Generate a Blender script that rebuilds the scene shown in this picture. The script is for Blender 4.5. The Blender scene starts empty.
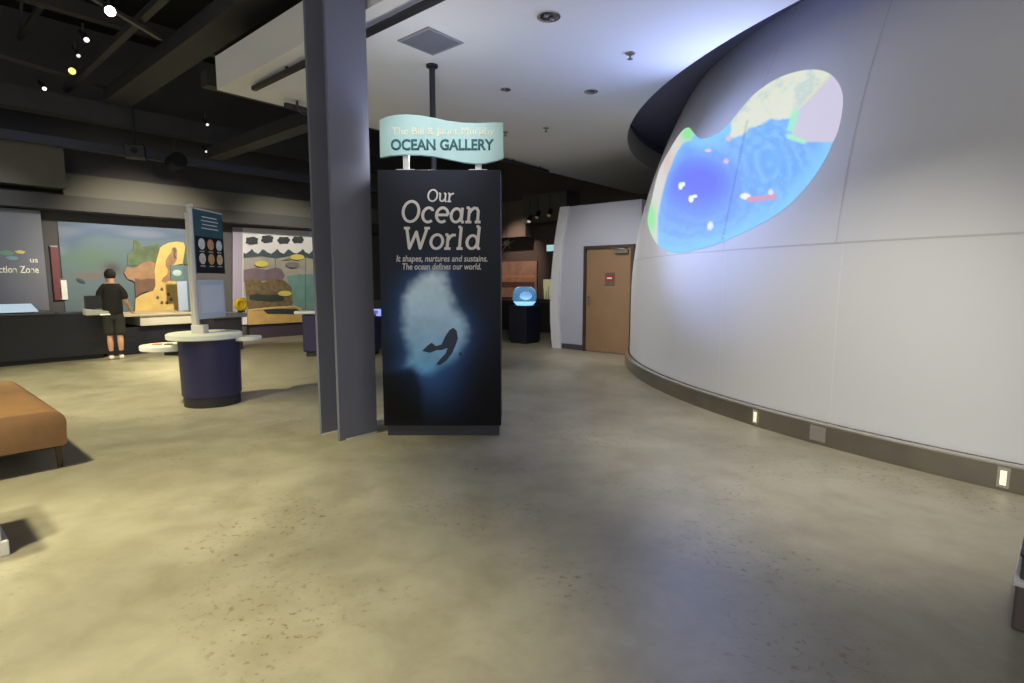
import bpy, bmesh, math, random
import numpy as np
from mathutils import Vector, Matrix
random.seed(7)
SC = bpy.context.scene
COL = SC.collection
PI = math.pi

# ------------------------------------------------------------------ camera, world, big lights, exposure
F, CX, CY, H, YH = 550.0, 512.0, 341.5, 1.5, 280.0
PITCH = math.atan((CY - YH) / F)
cd = bpy.data.cameras.new('camera'); cam = bpy.data.objects.new('camera', cd); COL.objects.link(cam)
cd.sensor_fit = 'HORIZONTAL'; cd.sensor_width = 36.0; cd.lens = F / 1024 * 36.0
cd.clip_start = 0.05; cd.clip_end = 200
cam.location = (0, 0, H); cam.rotation_euler = (PI / 2 - PITCH, 0, 0)
SC.camera = cam
SC.view_settings.view_transform = 'Standard'; SC.view_settings.look = 'None'
SC.view_settings.gamma = 1.0; SC.view_settings.use_curve_mapping = False
SC.view_settings.exposure = 0.0

w = bpy.data.worlds.new('world'); SC.world = w; w.use_nodes = True
bg = w.node_tree.nodes['Background']; bg.inputs[0].default_value = (1.0, 0.965, 0.92, 1); bg.inputs[1].default_value = 0.49

TH = math.radians(49.5)                       # the building grid is turned from the view
U = Vector((math.cos(TH), math.sin(TH), 0)); V = Vector((-math.sin(TH), math.cos(TH), 0))
def G(a, b, z=0.0): return U * a + V * b + Vector((0, 0, z))

def light(kind, name, loc, target=None, energy=100, color=(1, 1, 1), size=0.2, spot=60, blend=0.5, sy=None):
    d = bpy.data.lights.new(name, kind); o = bpy.data.objects.new(name, d); COL.objects.link(o)
    o.location = loc; d.energy = energy; d.color = color
    if kind == 'AREA':
        d.size = size
        if sy: d.shape = 'RECTANGLE'; d.size_y = sy
    else:
        d.shadow_soft_size = size
    if kind == 'SPOT': d.spot_size = math.radians(spot); d.spot_blend = blend
    if target is not None:
        o.rotation_euler = (Vector(target) - Vector(loc)).to_track_quat('-Z', 'Y').to_euler()
    return o
WARM = (1.0, 0.93, 0.58); NEUT = (1.0, 0.93, 0.82); COOL = (0.72, 0.82, 1.0)
# lobby daylight and lamps behind the camera
light('AREA', 'lobby_light', (-1.0, -4.0, 3.6), (-0.5, 6, 1.8), 115, (1.0, 0.97, 0.93), 4.0, sy=2.0)
# track lamps on the open black ceiling
light('SPOT', 'floor_spot', (-3.4, 0.2, 5.4), (-2.3, 1.8, 0), 2100, WARM, 0.3, 50, 0.9)
light('SPOT', 'floor_spot', (-2.0, -1.2, 5.4), (-1.0, 1.1, 0), 700, WARM, 0.3, 34, 0.8)
light('SPOT', 'floor_spot', (-4.4, 2.2, 5.4), (-3.3, 4.3, 0), 1700, WARM, 0.25, 52, 0.8)
light('SPOT', 'floor_spot', (-6.4, 4.6, 5.4), (-5.9, 7.9, 0), 3000, WARM, 0.15, 64, 0.9)
light('SPOT', 'floor_spot', G(5.8, 10.6, 5.0), (-7.0, 8.6, 0), 3000, WARM, 0.10, 52, 1.0)
light('SPOT', 'dome_spot', (0.9, 0.6, 5.3), (2.6, 4.8, -0.2), 1350, (1.0, 0.95, 0.82), 0.25, 42, 0.9)
light('SPOT', 'dome_spot', G(4.6, 7.2, 3.9), (2.4, 9.0, 1.2), 420, (1.0, 0.97, 0.94), 0.15, 60, 1.0)  # added spot under the white ceiling, brightening the dome's left side
# recessed lamps of the white ceiling; the last one added to light the far part
for a_, b_, e_ in ((4.45, 3.34, 25), (6.5, 4.17, 45), (5.7, 4.98, 25), (7.6, 6.4, 40)):
    light('SPOT', 'ceiling_spot', G(a_, b_, 3.93), G(a_, b_, 0), e_, (1.0, 0.95, 0.88), 0.08, 130, 1.0)
light('SPOT', 'ceiling_spot', G(7.0, 5.3, 3.93), G(9.8, 6.0, 0.9), 290, (1.0, 0.93, 0.86), 0.08, 70, 1.0)  # added spot without a fitting, brightening the far shell and door
# lamp behind the gallery sign, washing the white ceiling and the column
light('POINT', 'sign_lamp', (-0.85, 5.52, 2.80), None, 21, (0.92, 0.95, 1.0), 0.12)
# added unseen lamp for the blue light thrown back into the room by the bright projected picture on the dome
light('AREA', 'projection_fill', (2.45, 6.3, 2.95), (0.2, 4.6, 3.6), 50, (0.42, 0.52, 1.0), 1.6)
# added blue spot for the halo round the projected picture, as stray projector light
light('SPOT', 'dome_halo_spot', (-0.68, 6.45, 2.86), (2.6, 6.6, 2.3), 500, (0.46, 0.56, 1.0), 0.1, 60, 1.0)
# exhibit lamps
light('SPOT', 'mural_spot', G(4.0, 10.9, 3.7), G(4.1, 14.3, 1.5), 950, (1.0, 0.9, 0.7), 0.1, 76, 0.8)
light('SPOT', 'mural_spot', G(6.9, 11.0, 3.7), G(7.2, 14.3, 1.4), 430, (1.0, 0.93, 0.78), 0.1, 76, 0.8)
light('SPOT', 'mural_spot', G(1.6, 11.0, 3.7), G(1.2, 14.3, 1.9), 180, (0.9, 0.93, 1.0), 0.2, 60, 1.0)
light('SPOT', 'totem_spot', (-0.7, 2.6, 4.6), (-0.68, 5.2, 2.85), 310, (0.92, 0.97, 1.0), 0.08, 24, 0.9)
light('SPOT', 'far_spot', G(12.8, 11.6, 4.4), G(15, 12.4, 1.8), 380, (1.0, 0.78, 0.64), 0.1, 45, 0.9)

# ------------------------------------------------------------------ camera rays used to place things in the room
_c, _s = math.cos(PITCH), math.sin(PITCH)
def ray(x, y):
    a = (x - CX) / F; b = -(y - CY) / F
    return Vector((a, _c + b * _s, -_s + b * _c))
O = Vector((0, 0, H))
def gp(x, y, z=0.0):
    r = ray(x, y); return O + r * ((z - H) / r.z)
def onB(x, y, b):                             # where a line of sight meets the plane b = const: (a, z)
    r = ray(x, y); p = O + r * (b / r.dot(V)); return p.dot(U), p.z
def onA(x, y, a):
    r = ray(x, y); p = O + r * (a / r.dot(U)); return p.dot(V), p.z

# ------------------------------------------------------------------ materials
def lin(c):
    return tuple(((x / 255) / 12.92 if x / 255 <= 0.04045 else ((x / 255 + 0.055) / 1.055) ** 2.4) for x in c)
MATS = {}
def mat(name, rgb=None, rough=0.6, metal=0.0, emit=None, es=1.0, noise=0.0, scale=6.0, coat=0.0, alpha=1.0, trans=0.0, spec=0.5, attr=False, bump=0.0):
    if name in MATS: return MATS[name]
    m = bpy.data.materials.new(name); m.use_nodes = True; nt = m.node_tree; p = nt.nodes['Principled BSDF']
    base = (*lin(rgb), 1) if rgb else (0.8, 0.8, 0.8, 1)
    p.inputs['Base Color'].default_value = base
    p.inputs['Roughness'].default_value = rough; p.inputs['Metallic'].default_value = metal
    p.inputs['Specular IOR Level'].default_value = spec
    if coat: p.inputs['Coat Weight'].default_value = coat
    if trans: p.inputs['Transmission Weight'].default_value = trans
    if alpha < 1: p.inputs['Alpha'].default_value = alpha
    if noise or bump:
        tc = nt.nodes.new('ShaderNodeTexCoord'); n = nt.nodes.new('ShaderNodeTexNoise')
        n.inputs['Scale'].default_value = scale; n.inputs['Detail'].default_value = 6
        nt.links.new(tc.outputs['Object'], n.inputs['Vector'])
        if noise:
            r = nt.nodes.new('ShaderNodeValToRGB')
            lo = tuple(x * (1 - noise) for x in base[:3]); hi = tuple(min(1, x * (1 + noise)) for x in base[:3])
            r.color_ramp.elements[0].color = (*lo, 1); r.color_ramp.elements[1].color = (*hi, 1)
            r.color_ramp.elements[0].position = 0.3; r.color_ramp.elements[1].position = 0.7
            nt.links.new(n.outputs['Fac'], r.inputs['Fac']); nt.links.new(r.outputs['Color'], p.inputs['Base Color'])
        if bump:
            b = nt.nodes.new('ShaderNodeBump'); b.inputs['Strength'].default_value = bump
            b.inputs['Distance'].default_value = 0.01
            nt.links.new(n.outputs['Fac'], b.inputs['Height']); nt.links.new(b.outputs['Normal'], p.inputs['Normal'])
    if attr:
        a = nt.nodes.new('ShaderNodeAttribute'); a.attribute_name = 'print'
        nt.links.new(a.outputs['Color'], p.inputs['Base Color'])
        if emit:
            nt.links.new(a.outputs['Color'], p.inputs['Emission Color']); p.inputs['Emission Strength'].default_value = es
    elif emit:
        p.inputs['Emission Color'].default_value = (*lin(emit), 1); p.inputs['Emission Strength'].default_value = es
    MATS[name] = m; return m

def floor_material():
    m = bpy.data.materials.new('polished_concrete'); m.use_nodes = True; nt = m.node_tree; p = nt.nodes['Principled BSDF']
    N = nt.nodes.new; L = nt.links.new
    tc = N('ShaderNodeTexCoord')
    def noise(sc, det=6, rough=0.55, dist=0.0):
        n = N('ShaderNodeTexNoise'); n.inputs['Scale'].default_value = sc; n.inputs['Detail'].default_value = det
        n.inputs['Roughness'].default_value = rough; n.inputs['Distortion'].default_value = dist
        L(tc.outputs['Object'], n.inputs['Vector']); return n
    n1 = noise(0.55, 5, 0.6, 0.6); r1 = N('ShaderNodeValToRGB')
    e = r1.color_ramp.elements
    e[0].position = 0.30; e[0].color = (*lin((138, 132, 116)), 1); e[1].position = 0.68; e[1].color = (*lin((172, 166, 146)), 1)
    L(n1.outputs['Fac'], r1.inputs['Fac'])
    n2 = noise(3.2, 8, 0.65, 0.3); r2 = N('ShaderNodeValToRGB')
    e = r2.color_ramp.elements
    e[0].position = 0.32; e[0].color = (0.74, 0.72, 0.66, 1); e[1].position = 0.60; e[1].color = (1, 1, 1, 1)
    L(n2.outputs['Fac'], r2.inputs['Fac'])
    mx = N('ShaderNodeMix'); mx.data_type = 'RGBA'; mx.blend_type = 'MULTIPLY'; mx.inputs[0].default_value = 0.8
    L(r1.outputs['Color'], mx.inputs[6]); L(r2.outputs['Color'], mx.inputs[7])
    # small exposed pebbles, only in worn patches
    n3 = noise(26, 4, 0.6); r3 = N('ShaderNodeValToRGB'); e = r3.color_ramp.elements
    e[0].position = 0.34; e[0].color = (0.55, 0.50, 0.38, 1); e[1].position = 0.43; e[1].color = (1, 1, 1, 1)
    L(n3.outputs['Fac'], r3.inputs['Fac'])
    n4 = noise(1.1, 3, 0.5); r4 = N('ShaderNodeValToRGB'); e = r4.color_ramp.elements
    e[0].position = 0.48; e[0].color = (0, 0, 0, 1); e[1].position = 0.62; e[1].color = (1, 1, 1, 1)
    L(n4.outputs['Fac'], r4.inputs['Fac'])
    mx2 = N('ShaderNodeMix'); mx2.data_type = 'RGBA'; mx2.blend_type = 'MULTIPLY'
    L(r4.outputs['Color'], mx2.inputs[0]); L(mx.outputs[2], mx2.inputs[6]); L(r3.outputs['Color'], mx2.inputs[7])
    L(mx2.outputs[2], p.inputs['Base Color'])
    rr = N('ShaderNodeMapRange'); rr.inputs['To Min'].default_value = 0.30; rr.inputs['To Max'].default_value = 0.48
    L(n2.outputs['Fac'], rr.inputs['Value']); L(rr.outputs['Result'], p.inputs['Roughness'])
    b = N('ShaderNodeBump'); b.inputs['Strength'].default_value = 0.08; b.inputs['Distance'].default_value = 0.02
    L(n2.outputs['Fac'], b.inputs['Height']); L(b.outputs['Normal'], p.inputs['Normal'])
    p.inputs['Specular IOR Level'].default_value = 0.6
    return m

M_floor = floor_material()
M_ceil = mat('ceiling_white', (228, 228, 230), 0.8, noise=0.02, scale=1.0)
M_black = mat('ceiling_black', (10, 10, 11), 0.8, noise=0.2, scale=2)
M_duct = mat('duct_dark_grey', (54, 54, 56), 0.6, noise=0.1, scale=3)
M_dome = mat('dome_shell', (202, 203, 207), 0.75, noise=0.02, scale=0.8)
M_seam = mat('seam_grey', (188, 188, 191), 0.8)
M_steel = mat('brushed_steel', (150, 144, 136), 0.28, 0.9, noise=0.15, scale=2)
M_bright = mat('bright_steel', (215, 212, 205), 0.2, 0.9)
M_wall = mat('dark_wall', (74, 72, 72), 0.8, noise=0.08, scale=1)
M_bulk = mat('grey_bulkhead', (96, 94, 86), 0.8, noise=0.06, scale=1)
M_far = mat('brown_wall', (92, 80, 74), 0.8, noise=0.1, scale=1)
M_col = mat('column_paint', (112, 114, 131), 0.5, noise=0.04, scale=3)
M_totem = mat('totem_charcoal', (40, 43, 54), 0.5, spec=.2)
M_kick = mat('kick_charcoal', (46, 48, 58), 0.5)
M_white = mat('white_laminate', (226, 228, 218), 0.4)
M_offw = mat('off_white_metal', (206, 204, 200), 0.4)
M_ink = mat('white_ink', (226, 222, 224), 0.6)
M_navy = mat('navy_panel', (40, 38, 78), 0.45, noise=0.05, scale=2)
M_dark = mat('black_laminate', (30, 30, 36), 0.5)
M_door = mat('door_oak', (140, 112, 84), 0.5, noise=0.06, scale=3)
M_frame = mat('door_frame_brown', (58, 50, 46), 0.5)
M_wood = None

# ------------------------------------------------------------------ mesh helpers
class MB:
    def __init__(s): s.bm = bmesh.new()
    def quadbox(s, pts):                       # 8 points: bottom 4, top 4
        v = [s.bm.verts.new(p) for p in pts]
        for f in ((3, 2, 1, 0), (4, 5, 6, 7), (0, 1, 5, 4), (1, 2, 6, 5), (2, 3, 7, 6), (3, 0, 4, 7)):
            s.bm.faces.new([v[i] for i in f])
        return s
    def box(s, x0, y0, z0, x1, y1, z1):
        return s.quadbox([(x0, y0, z0), (x1, y0, z0), (x1, y1, z0), (x0, y1, z0), (x0, y0, z1), (x1, y0, z1), (x1, y1, z1), (x0, y1, z1)])
    def prism(s, pts, off):                    # planar polygon pts (3D) extruded by vector off
        off = Vector(off); n = len(pts)
        a = [s.bm.verts.new(p) for p in pts]; b = [s.bm.verts.new(Vector(p) + off) for p in pts]
        s.bm.faces.new(a[::-1]); s.bm.faces.new(b)
        for i in range(n): s.bm.faces.new((a[i], a[(i + 1) % n], b[(i + 1) % n], b[i]))
        return s
    def lathe(s, prof, n=32, cx=0, cy=0, sx=1.0, sy=1.0, cap=True):   # prof: (r, z) list
        rings = []
        for r, z in prof:
            rings.append([s.bm.verts.new((cx + sx * r * math.cos(2 * PI * k / n), cy + sy * r * math.sin(2 * PI * k / n), z)) for k in range(n)])
        for A, B in zip(rings, rings[1:]):
            for k in range(n): s.bm.faces.new((A[k], A[(k + 1) % n], B[(k + 1) % n], B[k]))
        if cap:
            s.bm.faces.new(rings[0][::-1]); s.bm.faces.new(rings[-1])
        return s
    def tube(s, p, q, r, n=10, r2=None):
        p, q = Vector(p), Vector(q); d = (q - p).normalized()
        x = d.orthogonal().normalized(); y = d.cross(x); r2 = r if r2 is None else r2
        A = [s.bm.verts.new(p + (x * math.cos(2 * PI * k / n) + y * math.sin(2 * PI * k / n)) * r) for k in range(n)]
        B = [s.bm.verts.new(q + (x * math.cos(2 * PI * k / n) + y * math.sin(2 * PI * k / n)) * r2) for k in range(n)]
        for k in range(n): s.bm.faces.new((A[k], A[(k + 1) % n], B[(k + 1) % n], B[k]))
        s.bm.faces.new(A[::-1]); s.bm.faces.new(B); return s
    def beam(s, p, q, wd, ht):                 # rectangular bar from p to q (upright section)
        p, q = Vector(p), Vector(q); d = (q - p).normalized()
        side = d.cross(Vector((0, 0, 1)))
        side = side.normalized() if side.length > 1e-4 else Vector((1, 0, 0))
        up = side.cross(d).normalized(); a = side * wd / 2; b = up * ht / 2
        return s.quadbox([p - a - b, p + a - b, q + a - b, q - a - b, p - a + b, p + a + b, q + a + b, q - a + b])
    def torus(s, c, R, r, axis='y', n=28, m=10):
        c = Vector(c); rows = []
        for i in range(n):
            t = 2 * PI * i / n; row = []
            for j in range(m):
                q = 2 * PI * j / m; x = (R + r * math.cos(q)) * math.cos(t); y = (R + r * math.cos(q)) * math.sin(t); z = r * math.sin(q)
                row.append(s.bm.verts.new(c + (Vector((x, z, y)) if axis == 'y' else Vector((x, y, z)))))
            rows.append(row)
        for i in range(n):
            A, B = rows[i], rows[(i + 1) % n]
            for j in range(m): s.bm.faces.new((A[j], B[j], B[(j + 1) % m], A[(j + 1) % m]))
        return s
    def ball(s, c, rx, ry, rz, n=16, m=10):
        c = Vector(c); top = s.bm.verts.new(c + Vector((0, 0, rz))); bot = s.bm.verts.new(c - Vector((0, 0, rz))); rows = []
        for i in range(1, m):
            t = PI * i / m
            rows.append([s.bm.verts.new(c + Vector((rx * math.sin(t) * math.cos(2 * PI * k / n), ry * math.sin(t) * math.sin(2 * PI * k / n), rz * math.cos(t)))) for k in range(n)])
        for k in range(n):
            s.bm.faces.new((top, rows[0][k], rows[0][(k + 1) % n])); s.bm.faces.new((bot, rows[-1][(k + 1) % n], rows[-1][k]))
        for A, B in zip(rows, rows[1:]):
            for k in range(n): s.bm.faces.new((A[k], B[k], B[(k + 1) % n], A[(k + 1) % n]))
        return s
    def build(s, name, m, parent=None, smooth=False, bevel=0.0, segs=2, label=None):
        bmesh.ops.recalc_face_normals(s.bm, faces=s.bm.faces[:])
        if bevel:
            ed = [e for e in s.bm.edges if len(e.link_faces) == 2 and e.calc_face_angle(0) > 0.6]
            bmesh.ops.bevel(s.bm, geom=ed, offset=bevel, segments=segs, affect='EDGES', profile=0.5)
        me = bpy.data.meshes.new(name); s.bm.to_mesh(me); s.bm.free()
        if smooth:
            for p in me.polygons: p.use_smooth = True
            if smooth != 'all':
                try: me.set_sharp_from_angle(angle=math.radians(35))
                except Exception: pass
        me.materials.append(m)
        o = bpy.data.objects.new(name, me); COL.objects.link(o)
        if parent is not None: o.parent = parent
        if label: o['label'] = label
        return o

def thing(name, label, cat, loc=(0, 0, 0), rz=0.0, group=None):
    o = bpy.data.objects.new(name, None); COL.objects.link(o); o.empty_display_size = 0.1
    o.location = loc; o.rotation_euler = (0, 0, rz); o['label'] = label; o['category'] = cat
    if group: o['group'] = group
    return o
def tag(o, label, cat, group=None):
    o['label'] = label; o['category'] = cat
    if group: o['group'] = group
    return o
def struct(o): o['kind'] = 'structure'; return o
def dup(root, loc, rz, label, group=None):
    r = root.copy(); COL.objects.link(r); r.location = loc; r.rotation_euler = (0, 0, rz); r['label'] = label
    if group: r['group'] = group
    for ch in list(root.children):
        c = ch.copy(); COL.objects.link(c); c.parent = r
        for g in list(ch.children):
            d = g.copy(); COL.objects.link(d); d.parent = c
    return r

def text_mesh(s, name, m, parent, center, right, up, height, bold=0.0, shear=0.0, width=None, depth=0.004, align='CENTER', label=None):
    """lettering standing on a surface; height = capital height, width = total width"""
    cu = bpy.data.curves.new(name, 'FONT'); cu.body = s; cu.align_x = align; cu.shear = shear; cu.offset = bold
    cu.extrude = 0.0; cu.size = 1.0; cu.resolution_u = 4
    tmp = bpy.data.objects.new(name, cu); COL.objects.link(tmp)
    dg = bpy.context.evaluated_depsgraph_get(); me = bpy.data.meshes.new_from_object(tmp.evaluated_get(dg))
    bpy.data.objects.remove(tmp); bpy.data.curves.remove(cu)
    bm = bmesh.new(); bm.from_mesh(me); bpy.data.meshes.remove(me)
    bmesh.ops.remove_doubles(bm, verts=bm.verts[:], dist=1e-5)
    xs = [v.co.x for v in bm.verts]; x0, x1 = min(xs), max(xs)
    sy = height / 0.73; sx = (width / (x1 - x0)) if width else sy
    right, up, center = Vector(right), Vector(up), Vector(center); nrm = right.cross(up)
    ox = (x0 + x1) / 2 if align == 'CENTER' else (x1 if align == 'RIGHT' else x0)
    g = bmesh.ops.extrude_face_region(bm, geom=bm.faces[:])
    top = set(e for e in g['geom'] if isinstance(e, bmesh.types.BMVert))
    for v in bm.verts:
        k = depth if v in top else 0.0
        v.co = center + right * ((v.co.x - ox) * sx) + up * (v.co.y * sy) + nrm * k
    bmesh.ops.recalc_face_normals(bm, faces=bm.faces[:])
    me = bpy.data.meshes.new(name); bm.to_mesh(me); bm.free(); me.materials.append(m)
    o = bpy.data.objects.new(name, me); COL.objects.link(o); o.parent = parent
    if label: o['label'] = label
    return o

# ------------------------------------------------------------------ setting: floor, ceilings, walls
mb = MB(); mb.prism([G(-9, -8, 0), G(17, -8, 0), G(17, 16, 0), G(-9, 16, 0)], (0, 0, -0.2)); struct(mb.build('floor', M_floor))
DC = Vector((9.754, 8.506, 0)); HOLE = 7.87

def slab_ceiling():
    """white ceiling slab with the round opening the dome rises through"""
    ia, ib = DC.dot(U), DC.dot(V)
    A0, A1, B0, B1 = 3.246, 24.0, -8.0, 7.906
    bm = bmesh.new(); n = 240
    angs = [2 * PI * k / n for k in range(n)]
    corners = [math.atan2(b - ib, a - ia) % (2 * PI) for a in (A0, A1) for b in (B0, B1)]
    angs = sorted(set(angs + corners))
    def outer(t):
        c, s = math.cos(t), math.sin(t); k = 1e9
        if c > 1e-9: k = min(k, (A1 - ia) / c)
        if c < -1e-9: k = min(k, (A0 - ia) / c)
        if s > 1e-9: k = min(k, (B1 - ib) / s)
        if s < -1e-9: k = min(k, (B0 - ib) / s)
        return k
    rows = []
    for t in angs:
        ko = outer(t); ki = HOLE
        clip = ki > ko
        ki = min(ki, ko)
        pi = G(ia + ki * math.cos(t), ib + ki * math.sin(t)); po = G(ia + ko * math.cos(t), ib + ko * math.sin(t))
        rows.append([bm.verts.new(pi + Vector((0, 0, 4.0))), bm.verts.new(po + Vector((0, 0, 4.0))), bm.verts.new(po + Vector((0, 0, 4.42))), bm.verts.new(pi + Vector((0, 0, 4.42)))])
    for A, B in zip(rows, rows[1:] + rows[:1]):
        for i in range(4):
            try: bm.faces.new((A[i], B[i], B[(i + 1) % 4], A[(i + 1) % 4]))
            except ValueError: pass
    bmesh.ops.remove_doubles(bm, verts=bm.verts[:], dist=1e-5)
    bmesh.ops.recalc_face_normals(bm, faces=bm.faces[:])
    me = bpy.data.meshes.new('ceiling'); bm.to_mesh(me); bm.free(); me.materials.append(M_ceil)
    o = bpy.data.objects.new('ceiling', me); COL.objects.link(o); return struct(o)
slab_ceiling()
mb = MB(); mb.prism([G(-9, -8, 6.6), G(17, -8, 6.6), G(17, 16, 6.6), G(-9, 16, 6.6)], (0, 0, 0.2)); struct(mb.build('ceiling', M_black))
# dark ring closing the gap above the opening
bm = MB(); ring = []
for k in range(200):
    t = 2 * PI * k / 200; c = Vector((math.cos(t), math.sin(t), 0))
    ring.append([bm.bm.verts.new(DC + c * r + Vector((0, 0, z))) for r, z in ((HOLE + .02, 4.02), (HOLE + .10, 4.02), (HOLE + .10, 4.62), (6.6, 4.62), (6.6, 4.56), (HOLE + .02, 4.56))])
for A, B in zip(ring, ring[1:] + ring[:1]):
    for i in range(6): bm.bm.faces.new((A[i], B[i], B[(i + 1) % 6], A[(i + 1) % 6]))
struct(bm.build('trim_1', mat('void_grey', (146, 152, 196), 0.8), smooth=True))

# back wall (b = 14.3), grey bulkhead above the exhibits, far wall (a = 15), left return
mb = MB(); mb.prism([G(-9, 14.32, 0), G(15, 14.32, 0), G(15, 14.6, 0), G(-9, 14.6, 0)], (0, 0, 6.6)); struct(mb.build('wall_back', M_wall))
mb = MB(); mb.prism([G(15.02, -8, 0), G(15.3, -8, 0), G(15.3, 14.6, 0), G(15.02, 14.6, 0)], (0, 0, 6.6)); struct(mb.build('wall_far', M_far))
mb = MB(); mb.prism([G(-9, 13.55, 3.25), G(2.68, 13.55, 3.25), G(2.68, 14.3, 3.25), G(-9, 14.3, 3.25)], (0, 0, 0.80))
mb.prism([G(2.7, 13.95, 3.15), G(13, 13.95, 3.15), G(13, 14.3, 3.15), G(2.7, 14.3, 3.15)], (0, 0, 0.45)); struct(mb.build('trim_2', M_bulk))
mb = MB(); mb.prism([G(-9, 13.7, 2.86), G(13.5, 13.7, 2.86), G(13.5, 14.3, 2.86), G(-9, 14.3, 2.86)], (0, 0, 0.28)); struct(mb.build('trim_3', mat('valance_dark', (58, 57, 56), 0.7)))

# dome: a round white shell, nearly upright below and curving in above
def domeR(z): return 7.74 - 0.078 * max(0.0, z - 1.2) ** 2
mb = MB(); prof = [(domeR(z), z) for z in [0.2, 0.5, 0.9] + [1.2 + .2 * k for k in range(26)]]
mb.lathe(prof, 360, DC.x, DC.y, cap=False); dome = struct(mb.build('wall_right', M_dome, smooth='all'))
def dome_pt(th, z, off=0.0):
    r = domeR(z) + off; return DC + Vector((r * math.cos(th), r * math.sin(th), z))
def ribbon(name, pts, side, wd, m, parent):
    bm = MB(); prev = None
    for p, s in zip(pts, side):
        q = (bm.bm.verts.new(p - s * wd / 2), bm.bm.verts.new(p + s * wd / 2))
        if prev: bm.bm.faces.new((prev[0], prev[1], q[1], q[0]))
        prev = q
    return bm.build(name, m, parent)
for deg in (-173.3, -163.1, -152.8, -142.6, -132.4):
    t = math.radians(deg); tn = Vector((-math.sin(t), math.cos(t), 0))
    zs = [1.84 + .15 * k for k in range(22)]
    ribbon('panel_seam', [dome_pt(t, z, .003) for z in zs], [tn] * len(zs), .012, M_seam, dome)
for deg in (-178, -170.4, -162.7, -152.3, -142.2):
    t = math.radians(deg); tn = Vector((-math.sin(t), math.cos(t), 0))
    ribbon('panel_seam', [dome_pt(t, z, .003) for z in (.21, .6, 1.0, 1.4, 1.82)], [tn] * 5, .008, mat('seam_light', (212, 211, 211), 0.7), dome)
ts = [math.radians(d) for d in range(-200, -119, 1)]
ribbon('panel_seam', [dome_pt(t, 1.83, .003) for t in ts], [Vector((0, 0, 1))] * len(ts), .014, M_seam, dome)
# stainless kick round the dome's foot
bm = MB(); bm.lathe([(7.66, 0), (7.823, 0), (7.823, .185), (7.66, .185)], 360, DC.x, DC.y, cap=False)
kick = struct(bm.build('baseboard_right', M_steel, smooth=True))
bm = MB(); bm.lathe([(7.775, .185), (7.825, .185), (7.825, .197), (7.775, .203)], 360, DC.x, DC.y, cap=False)
bm.build('top_lip', M_bright, kick, smooth=True)

# second white shell with the oak door
prof_b = [(7.24, 0.0), (7.265, .15), (7.30, .55), (7.31, .95), (7.30, 1.4), (7.27, 1.75), (7.21, 2.3), (7.13, 2.75), (7.06, 3.06)]
def shell_pts(off, a): return [G(a, b - off, z) for b, z in prof_b]
mb = MB(); mb.prism([G(9.92, 5.16, 0)] + [p for p in shell_pts(.02, 9.92)] + [G(9.92, 5.16, 3.06)], U * 2.6)
shell = struct(mb.build('wall_middle', mat('shell_white', (176, 180, 196), 0.8)))
mb = MB(); L1 = shell_pts(0, 9.86); L2 = shell_pts(.225, 9.86)
mb.prism(L1 + L2[::-1], U * .10); mb.build('rim', mat('rim_white', (214, 216, 222), 0.7), shell)
mb = MB(); mb.prism([G(9.88, 5.18, 0), G(9.88, 7.0, 0), G(9.92, 7.0, 0), G(9.92, 5.18, 0)], (0, 0, .11)); struct(mb.build('baseboard_middle', mat('base_dark', (70, 70, 80), .5)))
door = struct(MB().prism([G(9.895, 5.32, .01), G(9.895, 6.36, .01), G(9.895, 6.36, 2.14), G(9.895, 5.32, 2.14)], U * -.035).build('door_1', M_door))
mb = MB()
for b0, b1, z0, z1 in ((5.26, 5.32, 0, 2.20), (6.36, 6.42, 0, 2.20), (5.32, 6.36, 2.14, 2.20)):
    mb.prism([G(9.91, b0, z0), G(9.91, b1, z0), G(9.91, b1, z1), G(9.91, b0, z1)], U * -.09)
mb.build('door_frame', M_frame, door)
mb = MB(); mb.prism([G(9.855, 6.27, .98), G(9.855, 6.32, .98), G(9.855, 6.32, 1.16), G(9.855, 6.27, 1.16)], U * -.012)
mb.tube(G(9.85, 6.295, 1.08), G(9.79, 6.295, 1.08), .011); mb.tube(G(9.79, 6.295, 1.08), G(9.79, 6.18, 1.08), .010); mb.build('door_handle', M_bright, door, smooth=True)
mb = MB(); mb.prism([G(9.855, 5.38, 2.03), G(9.855, 5.68, 2.03), G(9.855, 5.68, 2.10), G(9.855, 5.38, 2.10)], U * -.06)
mb.tube(G(9.80, 5.45, 2.11), G(9.74, 5.70, 2.13), .012); mb.build('door_closer', mat('closer_grey', (128, 124, 118), .4, .6), door)
ds = thing('door_sign', 'small grey square sign with a red band on the oak door', 'sign', G(9.856, 5.80, 1.5), TH)
MB().box(-.012, -.11, -.11, 0, .11, .15).build('plate', mat('sign_grey', (98, 88, 84), .5), ds, bevel=.004)
MB().box(-.017, -.085, -.025, -.012, .085, .10).build('red_band', mat('sign_red', (150, 48, 46), .5), ds)
MB().box(-.020, -.055, .022, -.017, .055, .052).build('white_bar', M_ink, ds)

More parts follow.
